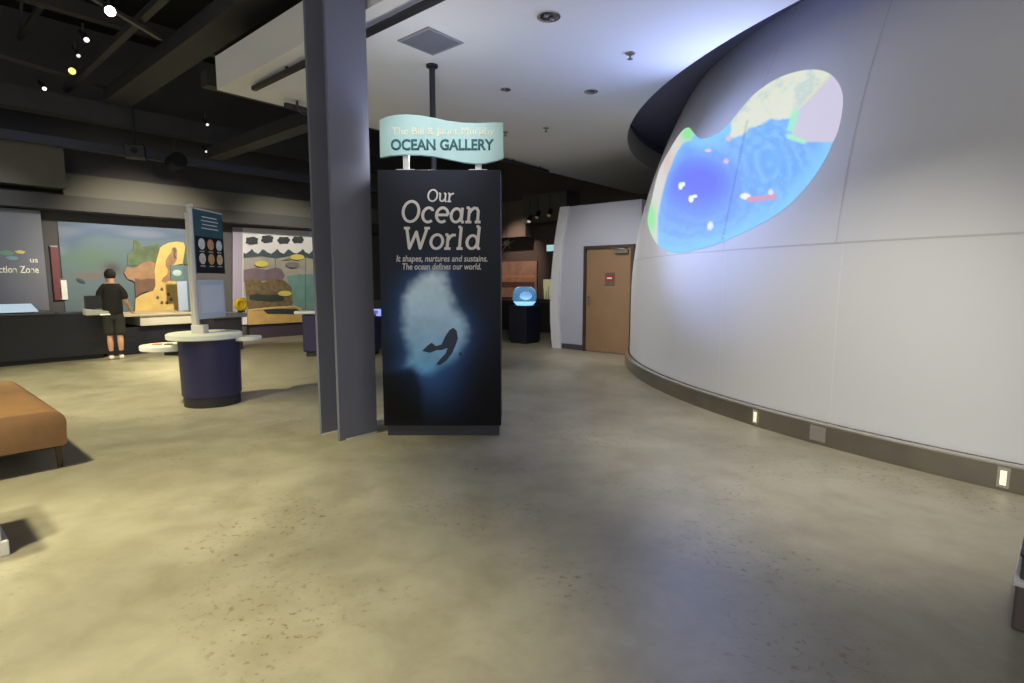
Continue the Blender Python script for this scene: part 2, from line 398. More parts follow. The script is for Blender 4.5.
# ------------------------------------------------------------------ open ceiling: beams, ducts, rails, track lamps
def bar(name, p, q, wd, ht, m, label, cat, group=None):
    p, q = Vector(p), Vector(q); o = MB().beam(p, q, wd, ht).build(name, m); return tag(o, label, cat, group)
bar('air_duct', G(-6, 12.85, 4.6), G(9.8, 12.85, 4.6), .34, .34, M_duct, 'long square grey duct crossing the dark ceiling at left, in front of back wall', 'duct')
bar('air_duct', G(3.36, 12.6, 4.88), G(3.36, 5.2, 4.88), .42, .22, M_duct, 'wide grey duct running from the long crossing duct over to the white ceiling edge', 'duct')
bar('air_duct', G(5.05, 12.6, 4.15), G(5.05, 8.7, 4.15), .30, .22, M_duct, 'short grey duct seen below the white ceiling corner, left of the column', 'duct')
bar('ceiling_beam', G(-8, 10.4, 5.45), G(9.0, 10.4, 5.45), .16, .2, mat('beam_dark', (52, 51, 50), .7), 'thin dark beam high behind the wide duct', 'beam')
bar('ceiling_beam', G(3.3, 8.45, 4.28), G(14, 8.45, 4.28), .2, .2, MATS['beam_dark'], 'dark beam running along the far edge of white ceiling', 'beam')
tag(MB().beam(G(2.72, 13.2, 5.0), G(2.72, 5.4, 5.0), .09, .09).build('ceiling_pipe', M_duct), 'slim straight pipe running alongside the wide duct toward the column', 'pipe')
bar('ceiling_beam', G(-6, 13.3, 4.05), G(10, 13.3, 4.05), .16, .16, mat('beam_blue', (66, 70, 88), .6), 'thin bluish beam above the grey bulkhead of the mural wall', 'beam')
def truss(label, p, q, ht, n):
    t = thing('truss', label, 'truss', (0, 0, 0), 0, 'open trusses of the dark ceiling'); p, q = Vector(p), Vector(q); up = Vector((0, 0, ht))
    MB().beam(p, q, .07, .07).build('bottom_chord', M_duct, t); MB().beam(p + up, q + up, .07, .07).build('top_chord', M_duct, t)
    for k in range(n):
        a = p.lerp(q, k / n); b = p.lerp(q, (k + 1) / n); m = p.lerp(q, (k + .5) / n) + up
        MB().beam(a, m, .04, .04).beam(m, b, .04, .04).build('web_bar', M_duct, t)
    return t
truss('open steel truss nearest the bright lamp, running toward the white ceiling', G(2.1, 13.0, 5.65), G(2.1, 3, 5.65), .75, 7)
truss('open steel truss far left behind the small lit lamps', G(-.6, 13.0, 5.65), G(-.6, 4, 5.65), .75, 7)
p1, p2 = gp(60, -22, 4.9), gp(160, 38, 4.9)
tag(MB().beam(p1, p2, .06, .05).build('lighting_rail', mat('rail_grey', (96, 94, 92), .4, .3)), 'slim grey lighting rail that carries the brightest lamp, top left', 'rail')
q1, q2 = gp(-20, 50, 5.1), gp(120, 92, 5.1)
tag(MB().beam(q1, q2, .06, .05).build('lighting_rail', MATS['rail_grey']), 'slim grey lighting rail that carries the yellow lamp at left', 'rail')

def make_lamp(label, loc, aim, em, es, r=.07, stem=.18):
    t = thing('track_lamp', label, 'lamp', loc, 0, 'track lamps under the dark ceiling')
    d = (Vector(aim) - Vector(loc)).normalized()
    MB().tube(-d * .20, d * .02, r * 1.05, 16).build('lamp_housing', M_dark, t, smooth=True)
    MB().tube(d * .02, d * .026, r * .92, 16).build('lens', mat('lens_%s' % label[:14], em, .3, emit=em, es=es), t)
    MB().tube(-d * .1, -d * .1 + Vector((0, 0, stem)), .015, 8).build('stem', M_duct, t)
    return t
cl = Vector((0, 1.2, 1.0))
make_lamp('brightest white track lamp at the top left of the dark ceiling', gp(110, 11, 4.75), gp(110, 11, 4.75) + (cl - gp(110, 11, 4.75)) * .5, (255, 246, 230), 26, .06, .14)
make_lamp('round yellow track lamp glowing at left of the dark ceiling', gp(72, 71, 4.9), cl, (250, 222, 120), 1.6, .055, .18)
for px, py, z, lab in ((86, 39, 4.9, 'thin white lit track lamp between the brightest lamp and the yellow lamp'), (44, 88, 4.9, 'small white lit track lamp left of the yellow lamp'),
                       (13, 130, 4.9, 'white lit track lamp nearest the left edge of the photo'), (264, 176, 4.2, 'tiny lit lamp below the white ceiling corner, nearer the column'),
                       (250, 187, 4.2, 'tiny lit lamp above the clouds mural'), (163, 191, 3.9, 'tiny lamp over the beach mural, near the bulkhead'),
                       (78, 55, 4.9, 'faint lit track lamp just above the yellow lamp'), (207, 124, 4.4, 'faint lamp by the long crossing duct'), (206, 151, 4.3, 'faint lamp just below the long crossing duct')):
    p = gp(px, py, z); aim = p + (cl - p).normalized() * .6 + Vector((.25, 0, -.45)); dim = 'faint' in lab or 'tiny' in lab
    make_lamp(lab, p, aim, (235, 236, 240), 1.0 if dim else 2.2, .028 if dim else .036, .16)
# round fans/speakers and hanging black fixtures
t = thing('ceiling_speaker', 'dark round drum hanging below the crossing duct, above the kiosk', 'speaker', gp(176, 160, 3.95))
MB().tube((-.12, .1, -.05), (.12, -.1, -.02), .16, 20).build('drum', M_black, t, smooth=True); MB().tube((0, 0, .1), (0, 0, .44), .015, 8).build('hanger', M_duct, t)
t = thing('projector', 'black box projector hanging below the dark ceiling at left', 'projector', gp(135, 151, 3.95), .5)
MB().box(-.17, -.16, -.14, .17, .16, .10).build('body', M_dark, t, bevel=.02); MB().tube((0, 0, .1), (0, 0, .8), .018, 8).build('hanger', M_dark, t); MB().tube((.0, -.16, -.02), (0, -.21, -.02), .05, 14).build('lens', M_black, t)

# fittings of the white ceiling
def rail(label, p, q):
    t = thing('track_rail', label, 'rail', (0, 0, 0)); MB().beam(p, q, .06, .05).build('rail', M_dark, t)
    MB().tube(Vector(p).lerp(q, .2) + Vector((0, 0, .02)), Vector(p).lerp(q, .2) + Vector((0, 0, .12)), .02, 8).build('hanger', M_dark, t)
    MB().tube(Vector(p).lerp(q, .8) + Vector((0, 0, .02)), Vector(p).lerp(q, .8) + Vector((0, 0, .12)), .02, 8).build('hanger', M_dark, t)
rail('long black lighting rail under white ceiling passing behind the grey column', G(3.45, 7.30, 3.935), G(3.45, 3.0, 3.935))
rail('short black rail under white ceiling just left of the column', G(4.0, 7.56, 3.92), G(4.9, 7.56, 3.92))
rail('short black rail under white ceiling, right of the gallery sign', G(8.7, 7.66, 3.95), G(10.3, 7.72, 3.95))
t = thing('wire_loop', 'small dark cable loop over the short rail left of the column', 'cable', G(4.25, 7.5, 3.94))
MB().torus((0, 0, 0), .11, .01, 'y').build('cable', M_duct, t, smooth=True); t.rotation_euler = (0, 0, TH)
t = thing('vent_panel', 'square grey vent panel in white ceiling above the gallery sign', 'vent', G(4.09, 4.62, 4.0), TH)
MB().box(-.245, -.245, -.012, .245, .245, .02).build('frame', mat('vent_grey', (150, 150, 158), .7), t)
mb = MB()
for k in range(14): mb.box(-.21, -.21 + k * .0315, -.018, .21, -.195 + k * .0315, -.010)
mb.build('grille', mat('vent_dark', (120, 120, 130), .7), t)
def downlight(label, a, b, r=.09):
    t = thing('downlight', label, 'lamp', G(a, b, 4.0), TH, 'round fittings of the white ceiling')
    MB().lathe([(r, -.006), (r * 1.25, -.012), (r * 1.25, .01), (r, .01)], 24, cap=False).build('trim_ring', M_bright, t, smooth=True)
    MB().lathe([(r * .98, -.004), (r * .98, .02)], 24).build('reflector', mat('reflector', (130, 128, 130), .15, .9), t)
    for s in (-1, 1): MB().ball((s * r * .5, 0, -.012), r * .28, r * .28, .02, 10, 6).build('lamp_bulb', mat('bulb_grey', (120, 124, 140), .2, .5), t, smooth='all')
    return t
downlight('largest chrome downlight near the top of the white ceiling', 4.45, 3.34)
downlight('chrome downlight in white ceiling, middle of the bluish glow', 6.5, 4.17, .075)
downlight('chrome downlight in white ceiling above right end of gallery sign', 5.7, 4.98, .055)
def sprinkler(label, a, b):
    t = thing('sprinkler', label, 'sprinkler', G(a, b, 4.0), 0, 'sprinklers of the white ceiling')
    MB().lathe([(.05, -.01), (.055, 0.0)], 16).build('flange', M_steel, t); MB().tube((0, 0, 0), (0, 0, -.06), .01, 8).build('stem', M_steel, t)
    MB().lathe([(.03, -.066), (.03, -.06)], 12).build('deflector', M_steel, t)
sprinkler('small sprinkler in white ceiling nearest the dome', 5.73, 3.17); sprinkler('small sprinkler in white ceiling farthest back, right of sign', 7.54, 5.70); sprinkler('small sprinkler in white ceiling directly beside sign\'s right end', 7.29, 6.38)
t = thing('hanging_pole', 'thin dark pole hanging from white ceiling behind the gallery sign', 'pole', G(4.53, 5.10, 0))
MB().tube((0, 0, 2.75), (0, 0, 4.0), .035, 14).build('pole', M_dark, t, smooth=True); MB().lathe([(.07, 3.975), (.07, 4.0)], 18).build('flange', M_dark, t)
MB().box(-.16, -.13, 2.55, .16, .13, 2.76).build('fixture_box', M_dark, t, bevel=.015)
exec_after = None

# ------------------------------------------------------------------ steel column (H section)
t = thing('steel_column', 'tall charcoal grey H-section column left of the ocean totem', 'column', gp(340.2, 441.3), TH)
FW, FD, FT = .415, .355, .035
MB().box(0, 0, 0, FW, FT, 6.58).build('flange', M_col, t); MB().box(0, FD - FT, 0, FW, FD, 6.58).build('flange', M_col, t)
MB().box(FW / 2 - .02, FT, 0, FW / 2 + .02, FD - FT, 6.58).build('web', M_col, t)
MB().box(.06, -.012, 0, FW - .0, -.001, .012).box(0, FD - FT - .012, 0, FW / 2 - .03, FD - FT - .001, .012).build('base_edge', mat('lit_edge', (215, 212, 204), .5), t, label='white strip painting the lit edge at column foot')  # white strips paint the lit line along the column foot

# ------------------------------------------------------------------ ocean totem and gallery sign
TX0, TX1, TY = -1.235, -.105, 5.17
TZ = H + ray(441, 169.5).z * (TY / ray(441, 169.5).y)
t = thing('totem', 'tall charcoal totem with diver photo and white lettering beside the column', 'totem', ((TX0 + TX1) / 2, TY, 0))
HW = (TX1 - TX0) / 2
MB().box(-HW, .012, .105, HW, .46, TZ).build('cabinet', M_totem, t, bevel=.006)
MB().box(-HW + .03, .04, 0, HW - .02, .43, .105).build('plinth', M_kick, t)
def sdist(P, poly):
    """signed distance (positive inside) from points P (n,2) to a polygon"""
    poly = np.asarray(poly, float); A = poly; B = np.roll(poly, -1, 0); d = np.full(len(P), 1e9); ins = np.zeros(len(P), bool)
    for a, b in zip(A, B):
        e = b - a; w_ = P - a; k = np.clip((w_ @ e) / (e @ e), 0, 1); d = np.minimum(d, np.hypot(*(w_ - k[:, None] * e).T))
        c = ((a[1] > P[:, 1]) != (b[1] > P[:, 1])); xx = (b[0] - a[0]) * (P[:, 1] - a[1]) / (b[1] - a[1] + 1e-12) + a[0]
        ins ^= c & (P[:, 0] < xx)
    return np.where(ins, d, -d)
def smooth(x, a, b): k = np.clip((x - a) / (b - a), 0, 1); return k * k * (3 - 2 * k)
def srgb(C): C = np.asarray(C, float) / 255; return np.where(C <= .04045, C / 12.92, ((C + .055) / 1.055) ** 2.4)
def paint(o, cols):
    at = o.data.color_attributes.new('print', 'FLOAT_COLOR', 'POINT'); arr = np.ones((len(cols), 4), np.float32); arr[:, :3] = cols
    at.data.foreach_set('color', arr.ravel())
def vnoise(P, s, seed=0):
    rng = np.random.default_rng(seed); g = rng.random((64, 64)); q = P * s; i = np.floor(q).astype(int); f = q - i; f = f * f * (3 - 2 * f)
    h = lambda a, b: g[(i[:, 0] + a) % 64, (i[:, 1] + b) % 64]
    return (h(0, 0) * (1 - f[:, 0]) + h(1, 0) * f[:, 0]) * (1 - f[:, 1]) + (h(0, 1) * (1 - f[:, 0]) + h(1, 1) * f[:, 0]) * f[:, 1]
# printed front: coordinates in the print are a close-up's units (436 x 600 per face width)
def tpx(cx, cy):                               # close-up pixel -> face x, z
    x = -HW + (cx - 50) / (484 - 50) * 2 * HW; px_y = 260 + cy / 3.693
    return x, gp_z(px_y)
def gp_z(py):
    r = ray(CX, py); return H + r.z * (TY / r.y)
NX, NZ = 84, 180
bm = bmesh.new(); vs = []; coords = []
for j in range(NZ + 1):
    for i in range(NX + 1):
        x = -HW + .004 + (2 * HW - .008) * i / NX; z = .109 + (TZ - .113) * j / NZ
        vs.append(bm.verts.new((x, 0.0, z))); coords.append((x, z))
for j in range(NZ):
    for i in range(NX):
        k = j * (NX + 1) + i; bm.faces.new((vs[k], vs[k + 1], vs[k + NX + 2], vs[k + NX + 1]))
bmesh.ops.solidify(bm, geom=bm.faces[:], thickness=0) if False else None
back = [bm.verts.new((x, .0125, z)) for x, z in ((-HW + .004, .109), (HW - .004, .109), (HW - .004, TZ - .004), (-HW + .004, TZ - .004))]
bm.faces.new(back[::-1])
me = bpy.data.meshes.new('graphic_panel'); bm.to_mesh(me); bm.free()
gpnl = bpy.data.objects.new('graphic_panel', me); COL.objects.link(gpnl); gpnl.parent = t
me.materials.append(mat('totem_print', attr=True, rough=.55, spec=.15))
C2 = np.array(coords + [(0, 0)] * 4)
cave = np.array([tpx(*p) for p in ((200, 50), (245, 40), (288, 50), (300, 110), (320, 168), (352, 212), (366, 258), (356, 310), (335, 350), (300, 385), (262, 402), (222, 425), (192, 424), (170, 402), (134, 396), (146, 335), (124, 265), (124, 200), (134, 135), (160, 84))])
d = sdist(C2, cave); nz = vnoise(C2 + 10, 9, 3) * .6 + vnoise(C2 + 10, 26, 4) * .4
zt, zb = tpx(0, 60)[1], tpx(0, 420)[1]; k = np.clip((zt - C2[:, 1]) / (zt - zb), 0, 1)[:, None]
inner = srgb((206, 232, 255)) * (1 - k) + srgb((92, 158, 214)) * k
inner = inner * (0.95 + .3 * nz[:, None])
halo = srgb((46, 84, 144)); dark = srgb((43, 47, 59)) * smooth(C2[:, 1], .4, 2.3)[:, None] + srgb((13, 15, 22)) * (1 - smooth(C2[:, 1], .4, 2.3)[:, None])
gl = np.array(tpx(255, 440)); low = np.exp(-(((C2[:, 0] - gl[0]) / .22) ** 2 + ((C2[:, 1] - gl[1]) / .26) ** 2))[:, None]
col = dark + halo * np.exp(np.minimum(d, 0) / .085)[:, None] * .9 + halo * low * .55
m_ = smooth(d + (nz - .5) * .05, -.05, .085)[:, None]
col = col * (1 - m_) + inner * m_
rk = sdist(C2, [tpx(*p) for p in ((40, 420), (130, 398), (160, 396), (185, 425), (198, 470), (200, 600), (40, 600))])
col = col * (1 - smooth(rk, -.03, .06)[:, None] * .7)
paint(gpnl, col)
dv = [(232, 305), (247, 318), (268, 312), (282, 282), (298, 258), (312, 250), (324, 262), (328, 290), (318, 318), (306, 345), (285, 372), (262, 388), (247, 386), (262, 366), (283, 345), (290, 325), (270, 332), (250, 333), (225, 343), (197, 336), (215, 318)]
mb = MB(); mb.prism([(tpx(*p)[0], -.0015, tpx(*p)[1]) for p in dv], (0, .003, 0))
mb.prism([(tpx(337 + 6 * math.cos(q), 347 + 7 * math.sin(q))[0], -.0015, tpx(337, 347 + 7 * math.sin(q))[1]) for q in [2 * PI * i / 10 for i in range(10)]], (0, .003, 0))
mb.build('diver_print', mat('diver_dark', (24, 44, 74), .5), t, label='dark blue diver silhouette with two fins')

def arc(cx, cy, rx, ry, a0, a1, n=18): return [(cx + rx * math.cos(math.radians(a0 + (a1 - a0) * i / n)), cy + ry * math.sin(math.radians(a0 + (a1 - a0) * i / n))) for i in range(n + 1)]
GL = {
 'O': (.86, [arc(.42, .5, .34, .44, 0, 360, 30)]),
 'u': (.70, [[(.12, .66), (.12, .28)] + arc(.29, .27, .17, .21, 180, 300, 9) + [(.5, .25)], [(.52, .66), (.52, .04)], [(0, .66), (.12, .66)], [(.40, .66), (.52, .66)], [(.52, .04), (.64, .04)]]),
 'r': (.50, [[(.12, .66), (.12, .04)], [(0, .66), (.12, .66)], [(0, .04), (.27, .04)], [(.12, .40), (.19, .54), (.30, .64), (.44, .64)]]),
 'c': (.60, [arc(.33, .35, .25, .31, 50, 310, 18), [(.49, .60), (.49, .52)]]),
 'e': (.64, [arc(.33, .35, .25, .31, 0, 308, 20), [(.08, .35), (.58, .35)]]),
 'a': (.72, [arc(.30, .33, .22, .29, 0, 360, 22), [(.54, .66), (.54, .04)], [(.54, .04), (.66, .04)]]),
 'n': (.76, [[(.13, .66), (.13, .04)], [(0, .66), (.13, .66)], [(0, .04), (.26, .04)], [(.13, .40), (.20, .54), (.33, .65), (.45, .63), (.52, .52), (.53, .04)], [(.41, .04), (.66, .04)]]),
 'W': (1.12, [[(.12, .95), (.30, .05), (.54, .78), (.76, .05), (.98, .95)], [(0, .95), (.25, .95)], [(.86, .95), (1.1, .95)]]),
 'o': (.66, [arc(.32, .35, .25, .31, 0, 360, 24)]),
 'l': (.36, [[(.14, 1.0), (.14, .04)], [(.02, 1.0), (.14, 1.0)], [(.02, .04), (.28, .04)]]),
 'd': (.72, [arc(.30, .33, .22, .29, 0, 360, 22), [(.54, 1.02), (.54, .04)], [(.42, 1.02), (.54, 1.02)], [(.54, .04), (.66, .04)]])}
def slab_word(word, name, parent, xc, z0, cap, width, wt=.125, y=-.001):
    adv = 0; segs = []
    for ch in word:
        wch, st = GL[ch]
        for s_ in st: segs.append([(adv + x + .10 * yy, yy) for x, yy in s_])
        adv += wch
    xs = [p[0] for s_ in segs for p in s_]; x0, x1 = min(xs) - wt / 2, max(xs) + wt / 2; sx = width / (x1 - x0)
    mb = MB(); kk = [0]
    def hh(): kk[0] += 1; return (0, -.0020 - .00004 * kk[0], 0)
    P = lambda x, yy: (xc + (x - (x0 + x1) / 2) * sx, y, z0 + yy * cap)
    for s_ in segs:
        for (ax, ay), (bx, by) in zip(s_, s_[1:]):
            dx, dy = bx - ax, by - ay; l_ = math.hypot(dx, dy) or 1; nx_, ny_ = -dy / l_ * wt / 2, dx / l_ * wt / 2 * .92
            mb.prism([P(ax + nx_, ay + ny_), P(bx + nx_, by + ny_), P(bx - nx_, by - ny_), P(ax - nx_, ay - ny_)], hh())
        for ax, ay in s_[1:-1]:
            mb.prism([P(ax + wt / 2 * math.cos(2 * PI * q / 10), ay + wt / 2 * math.sin(2 * PI * q / 10)) for q in range(10)], hh())
    return mb.build(name, M_ink, parent)
tcx = (TX0 + TX1) / 2
def fx(px): return (px - CX) / F * (TY * _c + (H - 2.2) * -_s * -1 * 0 + 0) - tcx   # px -> face x near the top third
def facex(px, py):
    r = ray(px, py); return (r * (TY / r.y)).x - tcx
for wd_, x0, x1, yb, yt in (('Our', 427.5, 455, 202, 189), ('Ocean', 402, 482, 223, 200), ('World', 403, 481.5, 249.5, 227)):
    xa, xb = facex(x0, yb), facex(x1, yb); z0 = gp_z(yb); cap = gp_z(yt) - z0
    slab_word(wd_, 'lettering', t, (xa + xb) / 2, z0, cap, xb - xa)
for s_, x0, x1, yb, yt in (('It shapes, nurtures and sustains.', 396.5, 487.5, 261.5, 255), ('The ocean defines our world.', 402.5, 481, 269.5, 263)):
    xa, xb = facex(x0, yb), facex(x1, yb); z0 = gp_z(yb)
    text_mesh(s_, 'lettering', M_ink, t, ((xa + xb) / 2, -.0005, z0), (1, 0, 0), (0, 0, 1), gp_z(yt) - z0, bold=.012, shear=.16, width=xb - xa, depth=.003)

t2 = thing('gallery_sign', 'wavy pale aqua gallery name sign on two short white posts atop the totem', 'sign', (tcx, TY + .16, TZ))
SY = TY + .11
def sgn(px, py):
    r = ray(px, py); p = O + r * (SY / r.y); return (p.x - tcx, p.z - TZ)
top = [(379.5, 120), (386, 116.8), (395, 115), (406, 114.3), (420, 115.2), (434, 117.8), (448, 120.8), (462, 122.6), (478, 123), (492, 122.4), (503, 122.4)]
bot = [(503.5, 157.5), (496, 160.5), (486, 162.8), (476, 163.4), (464, 162.4), (450, 159.6), (436, 156.6), (420, 154.6), (404, 154.2), (390, 155.4), (380, 157.4)]
MB().prism([(x, -.05, z) for x, z in (sgn(*p) for p in top + bot)], (0, .05, 0)).build('sign_board', mat('aqua_glass', (184, 220, 220), .35, noise=.05, scale=7), t2, label='pale aqua wave-shaped board')
for px in (405, 478):
    x, zz = sgn(px, 158); 
    MB().box(x - .028, -.01, .012, x + .028, .035, zz + .06).build('post', M_offw, t2, bevel=.004)
    MB().box(x - .085, -.055, 0, x + .085, .08, .024).build('flange', M_offw, t2, bevel=.003)
x, z = sgn(441.5, 150); xa, xb = sgn(391, 150)[0], sgn(494, 150)[0]
text_mesh('OCEAN GALLERY', 'lettering', mat('teal_ink', (52, 112, 122), .5), t2, ((xa + xb) / 2, -.0505, sgn(441, 149.8)[1]), (1, 0, 0), (0, 0, 1), sgn(441, 139)[1] - sgn(441, 149.8)[1], bold=.03, width=xb - xa)
xa, xb = sgn(392, 133)[0], sgn(494, 133)[0]
text_mesh('The Bill & Janet Murphy', 'lettering', mat('cream_ink', (250, 242, 214), .5), t2, ((xa + xb) / 2, -.0505, sgn(441, 134.5)[1]), (1, 0, 0), (0, 0, 1), sgn(441, 127)[1] - sgn(441, 134.5)[1], width=xb - xa)

# ------------------------------------------------------------------ projected ocean map on the dome
def dome_hit(px, py, off=.006):
    r = ray(px, py).normalized(); lo, hi = 2.0, None; k = 2.0
    while k < 16:
        p = O + r * k
        if math.hypot(p.x - DC.x, p.y - DC.y) - domeR(p.z) < off: hi = k; break
        lo = k; k += .05
    if hi is None: return None
    for _ in range(18):
        m = (lo + hi) / 2; p = O + r * m
        if math.hypot(p.x - DC.x, p.y - DC.y) - domeR(p.z) < off: hi = m
        else: lo = m
    return O + r * hi
outl = [(82, 540), (95, 470), (115, 390), (145, 330), (180, 275), (203, 260), (217, 274), (240, 293), (280, 282), (318, 255), (355, 210), (400, 160), (460, 118), (520, 95), (580, 88), (625, 102), (655, 140), (662, 190), (650, 260), (632, 305), (600, 370), (550, 440), (490, 500), (420, 545), (340, 585), (260, 615), (180, 632), (140, 625), (105, 600)]
def catmull(P, n):
    out = []; N_ = len(P)
    for i in range(N_):
        p0, p1, p2, p3 = (np.array(P[(i + j - 1) % N_], float) for j in range(4))
        for k in range(n):
            q = k / n; out.append(.5 * ((2 * p1) + (-p0 + p2) * q + (2 * p0 - 5 * p1 + 4 * p2 - p3) * q * q + (-p0 + 3 * p1 - 3 * p2 + p3) * q ** 3))
    return np.array(out)
OL = catmull(outl, 10); C0 = np.array((250., 420.)); NR = 80
pts = [C0]; 
for r_ in range(1, NR + 1):
    for q in OL: pts.append(C0 + (q - C0) * (r_ / NR))
pts = np.array(pts); n = len(OL)
bm = bmesh.new(); vv = []
for q in pts: vv.append(bm.verts.new(dome_hit(620 + q[0] / 2.97, 40 + q[1] / 2.97)))
for k in range(n): bm.faces.new((vv[0], vv[1 + k], vv[1 + (k + 1) % n]))
for r_ in range(NR - 1):
    for k in range(n):
        a = 1 + r_ * n + k; b = 1 + r_ * n + (k + 1) % n; bm.faces.new((vv[a], vv[a + n], vv[b + n], vv[b]))
bmesh.ops.recalc_face_normals(bm, faces=bm.faces[:])
me = bpy.data.meshes.new('projected_map'); bm.to_mesh(me); bm.free()
for p in me.polygons: p.use_smooth = True
pm = bpy.data.objects.new('projected_map', me); COL.objects.link(pm)
tag(pm, 'glowing blue ocean map projected on the white dome', 'projection')
def blob(cx, cy, rx, ry): return np.exp(-(((pts[:, 0] - cx) / rx) ** 2 + ((pts[:, 1] - cy) / ry) ** 2))
nz = vnoise(pts + 999, .03, 1) * .5 + vnoise(pts + 999, .09, 2) * .3 + vnoise(pts + 999, .22, 5) * .2
def lay(col, c, m): m = np.clip(m, 0, 1)[:, None]; return col * (1 - m) + srgb(c) * m
col = np.repeat(srgb((118, 174, 248))[None], len(pts), 0)
rad = np.hypot((pts[:, 0] - 232) / 1.15, pts[:, 1] - 432)
sw = .5 + .5 * np.sin(rad * .17 + nz * 9)
col = lay(col, (140, 200, 255), sw * .6 * smooth(rad, 50, 110))
rad2 = np.hypot(pts[:, 0] - 440, (pts[:, 1] - 370) / 1.3); sw2 = .5 + .5 * np.sin(rad2 * .2 + nz * 8)
col = lay(col, (90, 165, 250), sw2 * .45 * np.exp(-(rad2 / 110) ** 2) * 1.5)
col = lay(col, (104, 132, 255), blob(215, 450, 120, 100) * .9)
col = lay(col, (98, 112, 250), blob(240, 420, 85, 62) * 1.2)
edge = sdist(pts, OL)
col = lay(col, (138, 210, 255), smooth(-edge, -60, 0) * .7)
land = [(318, 300), (330, 240), (355, 205), (400, 150), (460, 105), (520, 80), (590, 70), (640, 100), (560, 180), (528, 212), (505, 236), (450, 238), (420, 255), (385, 262), (365, 285), (335, 292)]
lm = smooth(sdist(pts, land) + (nz - .5) * 16, -2, 5); col = lay(col, (222, 226, 208), lm)
col = lay(col, (170, 200, 205), lm * smooth(nz, .5, .72) * .55)
icy = [(528, 212), (560, 175), (625, 100), (668, 120), (690, 190), (660, 262), (634, 304), (545, 304), (498, 292), (520, 255)]
im = smooth(sdist(pts, icy), -2, 4); col = lay(col, (205, 200, 222), im)
for a, b, w_ in (((520, 215), (508, 262), 15), ((500, 285), (545, 302), 10), ((545, 190), (620, 108), 5)):
    A, B = np.array(a, float), np.array(b, float); e = B - A; kk = np.clip(((pts - A) @ e) / (e @ e), 0, 1); dd = np.hypot(*(pts - A - kk[:, None] * e).T)
    col = lay(col, (166, 236, 196) if w_ > 6 else (214, 222, 190), smooth(-dd, -w_, -w_ * .5) * .9)
coast = [(60, 560), (82, 450), (110, 370), (150, 310), (200, 240), (225, 270), (212, 298), (188, 306), (166, 340), (142, 400), (126, 460), (114, 520), (112, 610), (90, 600)]
cm = smooth(sdist(pts, coast), -2, 4); col = lay(col, (216, 216, 214), cm)
col = lay(col, (150, 232, 166), cm * np.maximum(blob(203, 278, 20, 22), blob(92, 530, 14, 42)) * 1.4); col = lay(col, (220, 190, 190), cm * blob(140, 360, 16, 40) * .8)
for cx_, cy_, rx, ry, c_ in ((180, 434, 7, 11, (238, 246, 255)), (188, 428, 6, 7, (238, 246, 255)), (211, 472, 8, 11, (240, 246, 255)), (222, 464, 8, 5, (240, 246, 255)), (268, 552, 8, 14, (226, 234, 250)), (262, 328, 10, 5, (232, 200, 222)), (315, 360, 8, 8, (216, 190, 230)), (372, 464, 16, 10, (236, 238, 240)), (448, 452, 8, 10, (226, 222, 236)), (322, 292, 8, 8, (230, 190, 190))):
    col = lay(col, c_, smooth(blob(cx_, cy_, rx, ry), .25, .55))
A, B = np.array((384., 474.)), np.array((458., 466.)); e = B - A; kk = np.clip(((pts - A) @ e) / (e @ e), 0, 1); dd = np.hypot(*(pts - A - kk[:, None] * e).T)
col = lay(col, (214, 150, 178), smooth(-dd, -9, -6)); 
A, B = np.array((378., 240.)), np.array((305., 590.)); e = B - A; kk = np.clip(((pts - A) @ e) / (e @ e), 0, 1); dd = np.hypot(*(pts - A - kk[:, None] * e).T)
col = col * (1 - .28 * smooth(-dd, -4, -1.5)[:, None])
paint(pm, col)
pmat = mat('projection_light', attr=True, emit=(255, 255, 255), es=.98, rough=.8); pm.data.materials.append(pmat)
pmat.node_tree.links.remove(pmat.node_tree.nodes['Principled BSDF'].inputs['Base Color'].links[0])
pmat.node_tree.nodes['Principled BSDF'].inputs['Base Color'].default_value = (.05, .05, .05, 1)

# glowing patches painted for reflections in the steel kick
for px, py, lab in ((744.5, 418, 'small glowing patch painting a reflection in the steel kick, farther from camera'), (999, 481, 'small glowing patch painting a reflection in the steel kick at the right of photo')):
    b = gp(px, py, 0.10); th = math.atan2(b.y - DC.y, b.x - DC.x)
    t = thing('kick_glint', lab, 'lamp', DC + Vector((7.823 * math.cos(th), 7.823 * math.sin(th), .10)), th, 'painted reflections in the dome kick')
    MB().box(-.002, -.035, -.075, .008, .035, .075).build('frame', M_bright, t); MB().box(.004, -.018, -.055, .011, .018, .05).build('lens', mat('glint_glow', (255, 240, 214), .4, emit=(255, 236, 205), es=.6), t)
b = gp(816, 434, .10); th = math.atan2(b.y - DC.y, b.x - DC.x)  # pale plate put where the kick only shows a lighter reflection
t = thing('kick_reflection', 'pale patch painting a reflection in the steel kick midway between the two glowing patches', 'plate', DC + Vector((7.823 * math.cos(th), 7.823 * math.sin(th), .10)), th)
MB().box(-.002, -.075, -.07, .007, .075, .07).build('plate', mat('plate_pale', (136, 132, 124), .4), t, bevel=.002)

